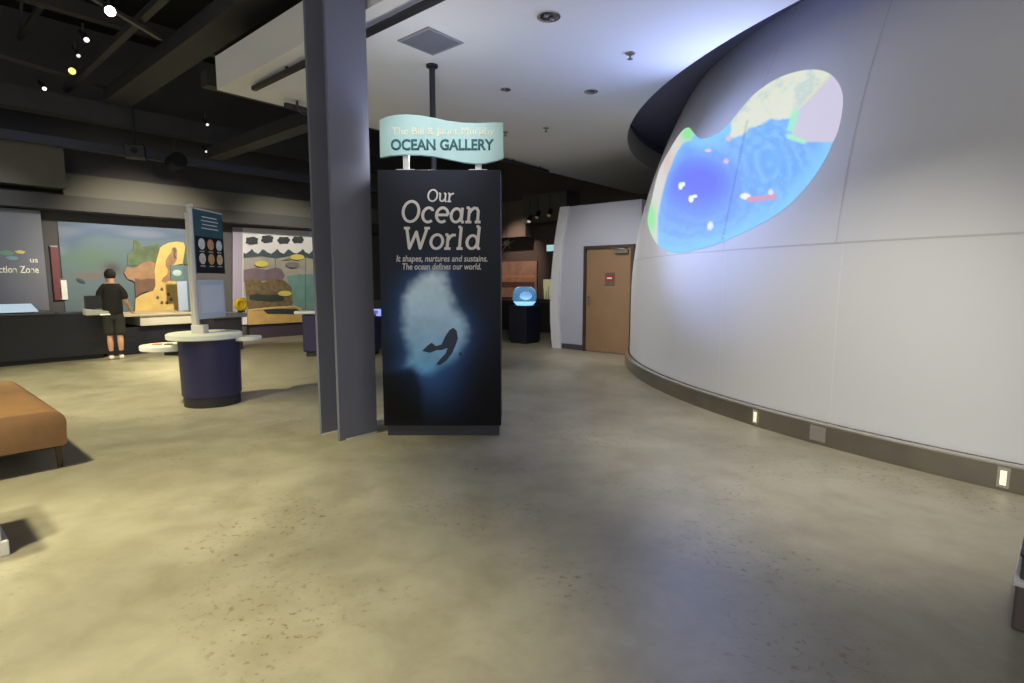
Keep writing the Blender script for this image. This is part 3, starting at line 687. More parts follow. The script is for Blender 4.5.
# ------------------------------------------------------------------ leather bench at left
t = thing('bench', 'tan leather upholstered bench with rounded edges at the left', 'bench', G(.56, 5.50, 0), TH)
M_leather = mat('tan_leather', (152, 114, 78), .45, noise=.10, scale=9, bump=.05)
W2 = .40; prof = []
for k in range(9): q = PI / 2 * k / 8; prof.append((W2 - .12 + .12 * math.cos(q), .37 + .115 * math.sin(q)))
prof2 = [(W2 - .01, .185)] + prof + [(-x, z) for x, z in prof[::-1]] + [(-W2 + .01, .185)]
mb = MB(); mb.prism([(x, 0, z) for x, z in prof2], (0, 2.0, 0)); cush = mb.build('cushion', M_leather, t, smooth=True, bevel=.02)
MB().box(-W2 + .08, .06, .165, W2 - .08, 1.94, .19).build('frame', M_dark, t)
for x in (-W2 + .055, W2 - .055):
    for y in (.08, 1.92):
        MB().tube((x, y, .18), (x, y, 0), .026, 14, .018).build('leg', mat('leg_dark', (70, 56, 44), .4), t, smooth=True)

# white stand at the left edge and grey bin at the right edge (both cut by the frame)
t = thing('display_stand', 'white display stand cut off by the left edge of the photo', 'stand', (-2.74, 2.86, 0), TH)
MB().box(-.32, .02, .0, .0, .62, .085).build('base', M_offw, t, bevel=.006); MB().box(-.31, .02, .5, -.02, .60, .525).build('top_plate', M_white, t, bevel=.004); MB().box(-.30, .03, .085, -.028, .59, .5).build('body', M_offw, t, bevel=.006)
t = thing('bin', 'grey metal box bin cut off by the right edge of the photo', 'bin', tuple(gp(1011, 627)), math.radians(-45.5))
MB().box(.0, -.02, 0, .42, .42, .20).build('lower_body', mat('bin_brown', (92, 84, 82), .5), t, bevel=.01); MB().box(-.008, -.028, .20, .428, .428, .222).build('ledge', M_offw, t, bevel=.004)
MB().box(.010, .004, .222, .40, .40, .325).build('upper_body', mat('bin_grey', (70, 72, 72), .4), t, bevel=.008); MB().box(.004, -.002, .325, .41, .41, .337).build('lid', M_dark, t, bevel=.004)

# ------------------------------------------------------------------ round exhibit kiosk with pole, poster and board
kr = ray(213.5, 404); kc = gp(213.5, 408); kd = kr.copy(); kd.z = 0; kd.normalize(); kc = Vector((kc.x, kc.y, 0)) + kd * .31
t = thing('exhibit_kiosk', 'navy round exhibit kiosk with white top, pole and dark poster', 'kiosk', kc)
MB().lathe([(.318, .12), (.325, .14), (.336, .80)], 48).build('drum', M_navy, t, smooth=True)
MB().lathe([(.31, 0), (.31, .12)], 48).build('plinth', M_dark, t, smooth=True)
MB().lathe([(.395, .80), (.41, .81), (.41, .86), (.395, .87)], 56, cx=-.05).build('counter_top', M_white, t, smooth=True)
w1 = MB(); w1.lathe([(.27, .665), (.28, .675), (.28, .72), (.27, .73)], 40, cx=-.49, cy=-.05); sh = w1.build('side_shelf', M_white, t, smooth=True)
MB().box(-.62, -.12, .73, -.54, -.05, .74).build('orange_tile', mat('tile_orange', (214, 120, 70), .5), sh); MB().box(-.49, -.1, .73, -.42, -.04, .74).build('dark_tile', M_dark, sh)
MB().box(-.50, -.09, .60, -.29, .0, .665).build('shelf_bracket', M_dark, t)
MB().lathe([(.17, .765), (.175, .77), (.175, .80), (.17, .81)], 32, cx=.38, cy=.14).build('side_shelf', M_white, t, smooth=True)
PX = -.085
MB().tube((PX, -.10, .87), (PX, -.10, 2.35), .030, 16).ball((PX, -.10, 2.365), .042, .042, .03, 14, 8).build('pole', M_offw, t, smooth=True)
MB().tube((PX - .055, -.07, .87), (PX - .055, -.07, 2.28), .018, 14).build('pole', M_offw, t, smooth=True)
MB().box(PX - .05, -.14, .87, PX + .10, -.02, .97).build('pole_foot', M_offw, t, bevel=.01)
# poster hung from the pole, turned so its face is seen obliquely
pa = Vector((PX + .03, -.09, 0)); pdir = Vector((.01, .62, 0)); pl = .64; pdv = pdir.normalized(); pn = Vector((pdv.y, -pdv.x, 0))
def pp(s, z, o=0.0): return pa + pdv * s + pn * o + Vector((0, 0, z))
po = MB().prism([pp(0, 1.58), pp(pl, 1.58), pp(pl, 2.33), pp(0, 2.33)], pn * -.02).build('poster', mat('poster_teal', (52, 92, 104), .4, noise=.25, scale=2), t)
MB().tube(pp(-.04, 2.335, -.01), pp(pl, 2.335, -.01), .012, 10).build('poster_rail', M_offw, t, smooth=True)
MB().prism([pp(.02, 1.585, .001), pp(pl - .02, 1.585, .001), pp(pl - .02, 2.02, .001), pp(.02, 2.02, .001)], pn * .002).build('black_field', mat('poster_black', (20, 24, 28), .4), po)
for k in range(4):
    z = 2.25 - k * .045; MB().prism([pp(.18 - .02 * (k % 2), z, .002), pp(.50 + .03 * (k % 2), z, .002), pp(.50 + .03 * (k % 2), z + .012, .002), pp(.18 - .02 * (k % 2), z + .012, .002)], pn * .002).build('text_line', M_ink, po)
for r_, zz in enumerate((1.93, 1.755)):
    for c_ in range(3):
        s0 = .14 + .19 * c_; cc = [(225, 228, 226), (210, 150, 120), (206, 212, 220), (214, 208, 190), (206, 160, 100), (222, 190, 140)][r_ * 3 + c_]
        MB().prism([pp(s0 + .068 * math.cos(2 * PI * q / 18), zz + .066 * math.sin(2 * PI * q / 18), .003) for q in range(18)], pn * .003).build('photo_disc', mat('disc_%d%d' % (r_, c_), cc, .5, noise=.2, scale=20), po)
        MB().prism([pp(s0 - .05, zz - .092, .003), pp(s0 + .05, zz - .092, .003), pp(s0 + .05, zz - .084, .003), pp(s0 - .05, zz - .084, .003)], pn * .002).build('text_line', M_ink, po)
bo = MB().prism([pp(0.02, 1.03), pp(.60, 1.03), pp(.60, 1.50), pp(0.02, 1.50)], pn * -.025).build('notice_board', mat('board_blue', (196, 208, 224), .4), t, bevel=.006)
MB().prism([pp(.06, 1.10, .001), pp(.56, 1.10, .001), pp(.56, 1.44, .001), pp(.06, 1.44, .001)], pn * .002).build('paper', mat('paper_pale', (214, 224, 234), .6), bo)

# second kiosk behind the column (seen on both sides of it)
kp = G(5.62, 10.06) ; kp = Vector((-3.55, 11.0, 0))
t = thing('exhibit_kiosk', 'navy kiosk with white top and small lit screen, half hidden behind the column', 'kiosk', kp)
MB().box(-.55, -.3, .09, .86, .3, .84).build('body', M_navy, t, bevel=.03); MB().box(-.5, -.26, 0, .8, .26, .09).build('plinth', M_dark, t)
MB().box(-.68, -.36, .84, .90, .36, .90).build('counter_top', mat('top_bluewhite', (206, 212, 228), .4), t, bevel=.02)
MB().box(.68, -.1, .90, 1.02, -.04, 1.10).build('monitor', M_dark, t); MB().box(.70, -.106, .79, 1.0, -.1, .93).build('screen', mat('screen_violet', (150, 160, 240), .3, emit=(150, 164, 250), es=.9), t)

# ------------------------------------------------------------------ back exhibits: beach mural
WB = 14.30
def wall_poly(name, pts, m, parent, off, th=.012, label=None):
    """flat cut-out on the mural wall, off = distance it stands proud"""
    P = [G(a, WB - off, z) for a, z in pts]
    return MB().prism(P, V * -th).build(name, m, parent, label=label)
def c7(cx, cy): return onB(60 + cx / 5.94, 215 + cy / 5.94, WB)
def c8(cx, cy): return onB(225 + cx / 4.88, 210 + cy / 4.88, WB)
t = thing('beach_mural', 'blue and sandy yellow beach mural on back wall behind the person', 'mural')
# painted backing: sky-blue streaks over teal water
A0, A1 = c7(8, 300)[0], c7(775, 300)[0]; NXm, NZm = 60, 50
bm = bmesh.new(); vs = []; cc = []
for j in range(NZm + 1):
    for i in range(NXm + 1):
        a = A0 + (A1 - A0) * i / NXm; z = .62 + (2.68 - .62) * j / NZm; vs.append(bm.verts.new(G(a, WB, z))); cc.append((a, z))
for j in range(NZm):
    for i in range(NXm): k = j * (NXm + 1) + i; bm.faces.new((vs[k], vs[k + 1], vs[k + NXm + 2], vs[k + NXm + 1]))
me = bpy.data.meshes.new('painted_panel'); bm.to_mesh(me); bm.free(); o = bpy.data.objects.new('painted_panel', me); COL.objects.link(o); o.parent = t
me.materials.append(mat('mural_paint', attr=True, rough=.7)); cc = np.array(cc); nz = vnoise(cc * np.array([1, 4.]) + 30, 1.2, 8)
kz = ((cc[:, 1] - .62) / 2.06)[:, None]; col = srgb((92, 112, 114)) * (1 - kz) + srgb((94, 112, 128)) * kz
def layc(col, c, m): m = np.clip(m, 0, 1)[:, None]; return col * (1 - m) + srgb(c) * m
col = layc(col, (70, 92, 128), smooth(nz, .45, .8) * smooth(cc[:, 1], 1.7, 2.3)); col = layc(col, (146, 152, 158), smooth(nz, .6, .9) * .4 * smooth(cc[:, 1], 1.2, 1.9))
ga, gz = c7(190, 260); col = layc(col, (92, 118, 96), np.exp(-(((cc[:, 0] - ga) / .5) ** 2 + ((cc[:, 1] - gz) / .22) ** 2)) * .8)
ga, gz = c7(190, 360); col = layc(col, (120, 98, 92), np.exp(-(((cc[:, 0] - ga) / .35) ** 2 + ((cc[:, 1] - gz) / .07) ** 2)) * .8)
ga, gz = c7(310, 320); col = layc(col, (70, 62, 76), np.exp(-(((cc[:, 0] - ga) / .16) ** 2 + ((cc[:, 1] - gz) / .14) ** 2)) * .9)
paint(o, col)
M_sand = mat('sand_yellow', (210, 180, 108), .7, noise=.10, scale=5); M_rock = mat('rock_orange', (156, 122, 92), .7, noise=.18, scale=5)
M_rockd = mat('rock_brown', (112, 84, 68), .7, noise=.2, scale=6); M_green = mat('leaf_green', (90, 106, 78), .7, noise=.25, scale=6)
wall_poly('green_hill', [c7(*p) for p in ((398, 300), (402, 232), (432, 215), (438, 150), (462, 150), (480, 190), (540, 180), (585, 172), (590, 300))], M_green, t, .004, .02)
wall_poly('orange_rock', [c7(*p) for p in ((376, 345), (395, 305), (436, 318), (478, 290), (528, 272), (566, 288), (566, 430), (520, 440), (440, 395), (400, 380))], M_rock, t, .012, .025)
wall_poly('brown_rock', [c7(*p) for p in ((440, 376), (480, 384), (520, 376), (565, 380), (560, 430), (545, 452), (508, 452), (470, 470), (445, 490))], M_rockd, t, .026, .02)
wall_poly('sand_bank', [c7(*p) for p in ((590, 196), (612, 178), (640, 166), (690, 158), (728, 164), (738, 190), (733, 225), (722, 290), (662, 300), (664, 380), (690, 400), (696, 572), (440, 572), (444, 498), (470, 478), (510, 462), (550, 450), (562, 420), (556, 330), (566, 280), (578, 236))], M_sand, t, .036, .025)
wall_poly('sea_stack', [c7(*p) for p in ((660, 195), (676, 190), (690, 206), (688, 262), (672, 290), (655, 300), (645, 330), (652, 385), (620, 400), (596, 395), (610, 368), (632, 352), (636, 325), (622, 300), (622, 270), (640, 240), (655, 225))], M_rock, t, .062, .012)
wall_poly('sea_stack', [c7(*p) for p in ((664, 200), (678, 194), (684, 215), (676, 235), (684, 255), (672, 262), (666, 240), (670, 220))], M_rockd, t, .075, .008)
wall_poly('shrub', [c7(*p) for p in ((738, 190), (772, 186), (772, 296), (735, 292), (740, 240))], M_green, t, .03, .02)
for p in ((600, 440), (575, 490), (640, 470), (655, 500), (600, 520), (630, 520)):
    wall_poly('small_crab', [c7(p[0] + 11 * math.cos(2 * PI * q / 7) * (1.2 if q % 2 else .7), p[1] + 11 * math.sin(2 * PI * q / 7)) for q in range(7)], M_rockd, t, .062, .006)
wall_poly('boat', [c7(*p) for p in ((98, 375), (130, 382), (150, 398), (148, 408), (118, 402), (100, 390))], mat('boat_dark', (52, 62, 74), .6), t, .003, .01)

# console and white counter in front of the mural
t = thing('exhibit_counter', 'long black exhibit counter with thin steel edge at far left', 'counter', G(0, 12.8, 0), TH)
MB().box(-5.5, 0, .08, 2.95, .75, .88).build('body', M_dark, t, bevel=.01); MB().box(-5.4, .06, 0, 2.9, .7, .08).build('plinth', M_dark, t); MB().box(-5.52, -.03, .88, 2.2, .78, .915).build('counter_top', mat('top_slate', (84, 88, 98), .35), t, bevel=.006)
t = thing('counter_cabinet', 'white-fronted cabinet under the sandy part of the beach mural', 'cabinet', G(0, 12.95, 0), TH)
a0, a1 = onB(140, 318, 12.95)[0], onB(180, 318, 12.95)[0]
MB().box(2.98, .08, 0, a1 + .3, 1.2, .55).build('body', M_dark, t); MB().box(a0, 0, .57, a1 + .25, 1.25, .77).build('white_front', mat('counter_white', (214, 208, 190), .5), t, bevel=.01); MB().box(2.98, -.03, .77, a1 + .3, 1.28, .81).build('counter_top', mat('counter_cream', (192, 178, 150), .5), t, bevel=.006)
# touch console left of the person
t = thing('touch_console', 'grey sloped console with dark monitor standing left of the person', 'console', gp(96, 318, .88), TH)
MB().prism([(-.10, .10, .04), (.21, .10, .04), (.21, .10, .10), (-.10, .10, .15)], (0, .25, 0)).build('desk', mat('console_grey', (150, 150, 146), .5), t, bevel=.01)
MB().box(-.08, .26, .14, .16, .3, .36).build('monitor', M_dark, t, bevel=.01); MB().box(.0, .27, .05, .06, .30, .15).build('stand', M_dark, t); MB().box(.08, .08, .035, .22, .10, .06).build('white_edge', M_white, t)
# lit screen lying on the counter, far left
t = thing('desk_screen', 'bright pale blue sloped screen on the black counter at far left', 'screen', G(0, 12.85, .915), TH)
ax0, ax1 = onB(-30, 308, 13.0)[0], onB(33, 308, 13.0)[0]
MB().prism([(ax0, 0, .03), (ax1 + .05, 0, .03), (ax1, .30, .16), (ax0, .30, .16)], (0, .012, -.012)).build('panel', mat('screen_pale', (205, 225, 235), .3, emit=(190, 215, 232), es=.65), t)
MB().prism([(ax0, .04, .004), (ax1, .04, .004), (ax1, .3, .004), (ax0, .3, .004)], (0, 0, .018)).build('base', M_dark, t)
MB().prism([(ax1 - .42, .09, .058), (ax1 - .14, .09, .058), (ax1 - .14, .115, .07), (ax1 - .42, .115, .07)], (0, -.001, .002)).build('text_line', mat('grey_ink', (120, 130, 140), .5), t)
# title wall at far left
t = thing('title_panel', 'dark grey panel with Action Zone lettering at far left', 'panel', G(0, 14.0, 0), TH)
xr = onB(45, 260, 14.0)[0]
MB().box(-3.0, 0, .9, xr, .28, 2.84).build('panel', mat('title_grey', (112, 114, 122), .6, noise=.06, scale=2), t, bevel=.01)
xa, zz = onB(39, 273, 14.0); z2 = onB(39, 266, 14.0)[1]
text_mesh('Action Zone', 'lettering', mat('cream_letter', (232, 226, 200), .5, emit=(232, 226, 200), es=.12), t, (xa, -.0005, zz), (1, 0, 0), (0, 0, 1), z2 - zz, bold=.02, width=.67, align='RIGHT')
xa, zz = onB(38, 262.5, 14.0); z2 = onB(38, 257, 14.0)[1]
text_mesh('us', 'lettering', MATS['cream_letter'], t, (xa, -.0005, zz), (1, 0, 0), (0, 0, 1), z2 - zz, bold=.015, align='RIGHT')
for px, py, r_, c_ in ((6, 253, .09, (110, 150, 120)), (20, 252, .06, (214, 200, 110)), (12, 258, .07, (120, 160, 170))):
    xa, zz = onB(px, py, 14.0); MB().prism([(xa + r_ * math.cos(2 * PI * q / 5 + .3) * (1 if q % 2 else 1.4), -.001, zz + r_ * .6 * math.sin(2 * PI * q / 5 + .3)) for q in range(5)], (0, -.004, 0)).build('coloured_star', mat('star_%d' % px, c_, .5), t)
for px0, px1, py0, py1, m_, nm, lab, cat in ((52.5, 60, 246, 300, mat('banner_red', (104, 50, 56), .6), 'wall_banner', 'narrow dark red banner between the lettered panel and the beach mural', 'banner'), (60, 67.3, 279, 299.5, M_white, 'notice_sheet', 'white upright notice sheet at left edge of beach mural', 'notice')):
    ym = (py0 + py1) / 2; x0, x1 = onB(px0, ym, 14.27)[0], onB(px1, ym, 14.27)[0]; z1, z0 = onB(px0, py0, 14.27)[1], onB(px1, py1, 14.27)[1]; t = thing(nm, lab, cat, G(x0, 14.27, z0), TH)
    MB().box(0, 0, 0, x1 - x0, .015, z1 - z0).build('sheet', m_, t); MB().box(0, -.004, z1 - z0 - .02, x1 - x0, .02, z1 - z0 + .01).build('clip', M_steel, t)
# pale blue upright panel and teal plaque beside the kiosk pole
(x0, z1), (x1, z0) = onB(177, 281, 13.6), onB(189.5, 323, 13.6); t = thing('light_panel', 'pale blue upright panel between the beach mural sand and the kiosk pole', 'panel', G(x0, 13.6, 0), TH)
MB().box(0, 0, .815, x1 - x0, .04, z1).build('panel', mat('panel_blue', (168, 182, 206), .4), t, bevel=.008)
(x2, z3), (x3, z2) = onB(170, 265, 13.6), onB(184, 281, 13.6); pq = MB().box(x2 - x0, -.01, z2, x3 - x0, .03, z3).build('plaque', mat('plaque_teal', (92, 118, 120), .5), t, bevel=.004)
MB().ball(((x2 + x3) / 2 - x0, -.012, (z2 + z3) / 2), .10, .006, .07, 14, 8).build('emblem', mat('emblem_pale', (168, 184, 178), .5), pq, smooth='all')

# ------------------------------------------------------------------ clouds mural
t = thing('clouds_mural', 'white sea mural with four dark clouds and yellow fish on the back wall', 'mural')
wall_poly('white_panel', [c8(*p) for p in ((84, 86), (432, 104), (560, 110), (560, 500), (84, 560))], mat('mural_white', (214, 212, 212), .6), t, -.005, .025)
wall_poly('violet_panel', [c8(*p) for p in ((36, 84), (84, 86), (84, 560), (36, 560))], mat('mural_violet', (150, 142, 160), .6), t, -.005, .03)
wall_poly('sea_field', [c8(*p) for p in ((88, 215), (560, 215), (560, 505), (88, 520))], mat('sea_beige', (156, 152, 142), .6, noise=.12, scale=4), t, .021, .01)
sc = [(88, 208)]
for k in range(7):
    x0 = 88 + k * 62; sc += [(x0 + 10, 214), (x0 + 31, 200 - (k % 2) * 8), (x0 + 40, 190 if k % 2 == 0 else 196), (x0 + 52, 206)]
wall_poly('wave_band', [c8(*p) for p in sc + [(530, 250), (430, 240), (330, 222), (250, 236), (180, 226), (88, 234)]], mat('wave_teal', (58, 74, 80), .6, noise=.2, scale=8), t, .032, .012)
wall_poly('teal_water', [c8(*p) for p in ((300, 322), (360, 314), (560, 314), (560, 505), (330, 505), (318, 420))], mat('water_teal', (108, 142, 138), .6, noise=.12, scale=4), t, .032, .01)
wall_poly('violet_rock', [c8(*p) for p in ((88, 292), (140, 282), (200, 292), (245, 280), (272, 290), (288, 320), (276, 345), (180, 345), (88, 350))], mat('rock_violet', (112, 94, 104), .6, noise=.15, scale=6), t, .034, .015)
wall_poly('brown_reef', [c8(*p) for p in ((92, 345), (150, 335), (180, 355), (230, 335), (285, 345), (318, 375), (326, 450), (320, 478), (110, 478), (100, 420))], mat('reef_brown', (108, 90, 62), .6, noise=.35, scale=9), t, .048, .015)
wall_poly('weed_band', [c8(*p) for p in ((112, 415), (150, 408), (200, 416), (240, 412), (280, 420), (282, 440), (230, 446), (170, 442), (116, 436))], mat('weed_dark', (44, 52, 44), .7), t, .064, .01)
wall_poly('sand_strip', [c8(*p) for p in ((105, 486), (200, 480), (345, 470), (372, 492), (400, 505), (560, 505), (560, 530), (430, 542), (300, 550), (106, 560))], mat('sand_warm', (196, 160, 96), .6, noise=.10, scale=6), t, .05, .03)
wall_poly('dark_weed', [c8(*p) for p in ((178, 487), (240, 482), (340, 482), (368, 498), (330, 508), (200, 506))], MATS['weed_dark'], t, .082, .006)
wall_poly('rope_curve', [c8(*p) for p in ((108, 484), (200, 474), (335, 466), (362, 478), (385, 502), (376, 504), (352, 482), (330, 474), (200, 482), (110, 492))], M_sand, t, .09, .01)
for p, w_, h_ in (((172, 263), 33, 15), ((345, 230), 34, 14), ((285, 407), 33, 13)):
    wall_poly('yellow_fish', [c8(p[0] + w_ * math.cos(2 * PI * q / 22), p[1] + h_ * math.sin(2 * PI * q / 22)) for q in range(22)], mat('fish_yellow', (206, 188, 92), .5), t, .062, .02)
wall_poly('grey_fish', [c8(323 + 33 * math.cos(2 * PI * q / 22), 267 + 15 * math.sin(2 * PI * q / 22)) for q in range(22)], mat('fish_grey', (118, 116, 108), .5), t, .062, .02)
wall_poly('dark_branch', [c8(*p) for p in ((268, 246), (300, 238), (330, 236), (340, 240), (300, 246))], mat('branch', (128, 110, 60), .6), t, .045, .01)
for x in (388, 240):
    wall_poly('panel_joint', [c8(*p) for p in ((x, 220), (x + 3, 220), (x + 3, 500 if x > 300 else 280), (x, 500 if x > 300 else 280))], mat('joint', (82, 92, 88), .6), t, .043, .002)
M_cloud = mat('cloud_dark', (52, 56, 60), .7, noise=.2, scale=12)
for cx_, cy_, w_, h_ in ((128, 150, 28, 19), (203, 142, 27, 19), (283, 148, 27, 18), (352, 146, 25, 18)):
    P = []
    for q in range(40):
        an = 2 * PI * q / 40; k = 1 + .09 * math.cos(6 * an + cx_); sg = lambda v_: math.copysign(abs(v_) ** .62, v_); P.append(c8(cx_ + w_ * k * sg(math.cos(an)), cy_ + h_ * k * sg(math.sin(an)) * .92))
    wall_poly('cloud_cutout', P, M_cloud, t, .022, .035)
t = thing('mural_base', 'dark violet skirting bench below the clouds mural', 'skirting', G(0, WB, 0), TH)
a0, a1 = c8(106, 575)[0], c8(600, 560)[0]
MB().box(a0, -.16, 0, a1, .0, .30).build('body', mat('base_violet', (66, 54, 66), .6), t, bevel=.01); MB().box(a0, -.17, .30, a1, 0, .325).build('cap', M_dark, t)
# grey counter with a yellow wheel, left of the clouds mural
g0 = gp(233, 350)
t = thing('wheel_counter', 'grey-topped dark counter left of the clouds mural', 'counter', g0, TH)
MB().box(-.36, 0, 0, .22, .7, .70).build('body', mat('counter_violet', (62, 56, 68), .6), t, bevel=.01); MB().box(-.42, -.05, .70, .31, .75, .79).build('counter_top', mat('counter_grey', (126, 128, 136), .5), t, bevel=.008)
wl = g0 + V * .35 + Vector((0, 0, .79)); q = Vector((gp(241, 304, 1.0) - O).normalized()); dist = (wl - O).length
t = thing('hand_wheel', 'bright yellow hand wheel standing on the grey counter by the clouds mural', 'wheel', Vector((O.x + q.x * dist, O.y + q.y * dist, .792)), TH)
MB().torus((0, 0, .17), .105, .048).build('rim', mat('wheel_yellow', (246, 206, 30), .4), t, smooth='all'); MB().lathe([(.05, -.02), (.05, .02)], 16).build('hub', MATS['wheel_yellow'], t).matrix_local = Matrix.Translation((0, 0, .17)) @ Matrix.Rotation(PI / 2, 4, 'X')
MB().tube((-.1, 0, .17), (.1, 0, .17), .014, 8).tube((0, 0, .07), (0, 0, .27), .014, 8).build('spoke', MATS['wheel_yellow'], t, smooth=True); MB().box(-.06, -.05, 0, .06, .05, .035).build('foot', M_dark, t)

# ------------------------------------------------------------------ hall seen to the right of the totem
t = thing('tank_plinth', 'dark blue square plinth carrying the glowing glass tank', 'plinth', gp(524.5, 342.5), TH)
MB().box(-.27, -.27, .06, .27, .27, .86).build('body', mat('plinth_navy', (22, 26, 44), .5), t, bevel=.01); MB().box(-.24, -.24, 0, .24, .24, .06).build('foot', M_dark, t); MB().box(-.29, -.29, .86, .29, .29, .90).build('top_plate', M_dark, t, bevel=.008)
tk = t.location + Vector((.0, 0, .90))
t = thing('glass_tank', 'round glass tank glowing pale blue on the dark plinth', 'tank', tk)
MB().lathe([(.20, 0), (.27, .08), (.29, .22), (.25, .36), (.17, .44)], 20).build('bowl', mat('tank_glass', (150, 190, 220), .1, trans=.7, emit=(90, 140, 180), es=.25), t, smooth=True)
MB().lathe([(.17, .005), (.23, .05), (.24, .10)], 20).build('lit_gravel', mat('tank_glow', (200, 230, 250), .5, emit=(190, 225, 250), es=1.6), t, smooth=True); MB().ball((.02, 0, .22), .10, .06, .07, 12, 8).build('coral', mat('coral_white', (210, 226, 236), .5, emit=(170, 205, 230), es=.7), t, smooth='all')
def far_poly(px0, px1, py0, py1, a): 
    (b0, z1), (b1, z0) = onA(px0, py0, a), onA(px1, py1, a); return min(b0, b1), max(b0, b1), z0, z1
b0, b1, z0, z1 = far_poly(498, 537, 262, 298, 14.98); t = thing('sunset_mural', 'dim orange and brown landscape picture on the far wall behind the tank', 'mural', G(14.98, b0, z0), TH)
MB().box(-.02, 0, 0, .01, b1 - b0, z1 - z0).build('backing', mat('sunset_brown', (160, 126, 108), .6, noise=.2, scale=3), t); MB().box(-.026, .1, .35, -.02, b1 - b0 - .1, .55).build('ridge', mat('sunset_dark', (96, 66, 56), .6), t); MB().box(-.026, .1, .7, -.02, b1 - b0 - .1, .78).build('sky_streak', mat('sunset_glow', (190, 138, 104), .6), t)
struct(MB().prism([G(14.3, 10.0, 3.35), G(14.3, 11.75, 3.35), G(15.02, 11.75, 3.35), G(15.02, 10.0, 3.35)], (0, 0, .9)).build('trim_4', M_bulk)); struct(MB().prism([G(14.5, 11.8, 2.95), G(14.5, 14.3, 2.95), G(15.02, 14.3, 2.95), G(15.02, 11.8, 2.95)], (0, 0, 1.2)).build('trim_5', mat('bulk_brown', (110, 98, 88), .8)))
b0, b1, z0, z1 = far_poly(547, 554, 244.5, 251.5, 14.6); t = thing('lit_sign', 'small pale glowing sign high on the far wall beside the curved shell', 'sign', G(14.6, (b0 + b1) / 2, (z0 + z1) / 2), TH)
MB().box(-.03, -.14, -.1, .03, .14, .1).build('light_box', mat('exit_glow', (190, 222, 226), .4, emit=(176, 216, 220), es=.8), t, bevel=.01); MB().box(.03, -.02, -.02, .45, .02, .02).build('bracket', M_dark, t)
t = thing('hall_counter', 'long dark counter across the far hall behind the glass tank', 'counter', G(12.6, 9.6, 0), TH)
MB().box(0, -.5, 0, .9, 4.6, .85).build('body', mat('hall_dark', (40, 36, 36), .6), t, bevel=.01); MB().box(-.04, -.54, .85, .94, 4.64, .90).build('counter_top', mat('hall_top', (70, 64, 60), .4), t)
pz = onA(545, 291, 12.8); t = thing('display_case', 'small lit display case with green plants beside the curved shell', 'case', G(12.8, pz[0], .90), TH)
MB().box(-.05, -.30, 0, .25, .24, .04).build('base', M_dark, t); MB().box(.2, -.28, .04, .24, .22, .62).build('lit_back', mat('case_glow', (190, 190, 150), .5, emit=(190, 186, 140), es=.5), t)
for k in range(5): MB().tube((.1, -.2 + k * .08, .04), (.1 + .02 * (k % 2), -.21 + k * .085, .30 + .06 * (k % 3)), .018, 7, .006).build('plant', mat('case_plant', (70, 110, 70), .6), t)
t = thing('skeleton_model', 'small pale hanging skeleton model right of the totem top', 'model', gp(505, 245, 2.3) * 1.0)
sk = onA(507, 243, 12.0); t.location = G(12.0, sk[0], sk[1])
M_bone = mat('bone', (176, 156, 130), .6)
MB().ball((0, 0, 0), .10, .07, .08, 12, 8).build('skull', M_bone, t, smooth='all')
for k in range(5): MB().tube((0, 0, -.02), (.22 * math.cos(k * 1.3), .1, -.05 + .22 * math.sin(k * 1.3 + .6)), .022, 8, .01).build('bone', M_bone, t, smooth=True)
MB().tube((0, 0, .05), (0, 0, 1.8), .006, 6).build('wire', M_duct, t)
for px, py, lab in ((537, 217, 'dark spot lamp hanging in far hall, left one of the pair'), (549, 215, 'dark spot lamp hanging in far hall, right one of the pair'), (529, 221, 'small lit lamp hanging in the far hall above the tank')):
    sk = onA(px, py, 13.0); p = G(13.0, *sk); make_lamp(lab, p, p + Vector((-.3, -.6, -.8)), (220, 200, 170), .6 if 'lit' in lab else .05, .06, .5)

# ------------------------------------------------------------------ visitor seen from behind
def skin(name, verts, edges, radii, m, parent, sub=2, root=0):
    me = bpy.data.meshes.new(name); me.from_pydata(verts, edges, []); o = bpy.data.objects.new(name, me); COL.objects.link(o)
    mod = o.modifiers.new('s', 'SKIN'); mod.use_smooth_shade = True
    for i, r_ in enumerate(radii):
        sv = me.skin_vertices[0].data[i]; sv.radius = r_ if isinstance(r_, tuple) else (r_, r_); sv.use_root = (i == root)
    sd = o.modifiers.new('d', 'SUBSURF'); sd.levels = sub; sd.render_levels = sub
    dg = bpy.context.evaluated_depsgraph_get(); nm = bpy.data.meshes.new_from_object(o.evaluated_get(dg)); bpy.data.objects.remove(o); nm.name = name
    for p in nm.polygons: p.use_smooth = True
    nm.materials.clear(); nm.materials.append(m); o = bpy.data.objects.new(name, nm); COL.objects.link(o); o.parent = parent; return o
fp = gp(117.0, 359.5)
per = thing('person', 'person in black T-shirt and dark shorts standing with back to camera at the counter', 'person', fp, math.radians(38))
M_skin = mat('skin', (196, 150, 124), .5); Vt, Ed, Rd = [], [], []
def chain(pts, start=None):
    prev = start
    for p, r_ in pts:
        Vt.append(p); Rd.append(r_); i = len(Vt) - 1
        if prev is not None: Ed.append((prev, i))
        prev = i
    return prev
pel = chain([((0, 0, .93), (.112, .085))])
ch = chain([((0, .0, 1.06), (.115, .082)), ((0, .01, 1.20), (.13, .09)), ((0, .0, 1.36), (.135, .082))], pel)
nk = chain([((0, .02, 1.43), (.062, .062)), ((0, .055, 1.485), (.058, .060)), ((0, .095, 1.545), (.070, .084)), ((0, .115, 1.61), (.075, .092)), ((0, .12, 1.665), (.052, .06))], ch)
hd = nk - 1
chain([((0, .205, 1.545), .014)], hd - 1)                                 # nose
for s in (-1, 1): chain([((s * .085, .10, 1.565), .014), ((s * .091, .095, 1.59), .010)], hd - 1)   # ears
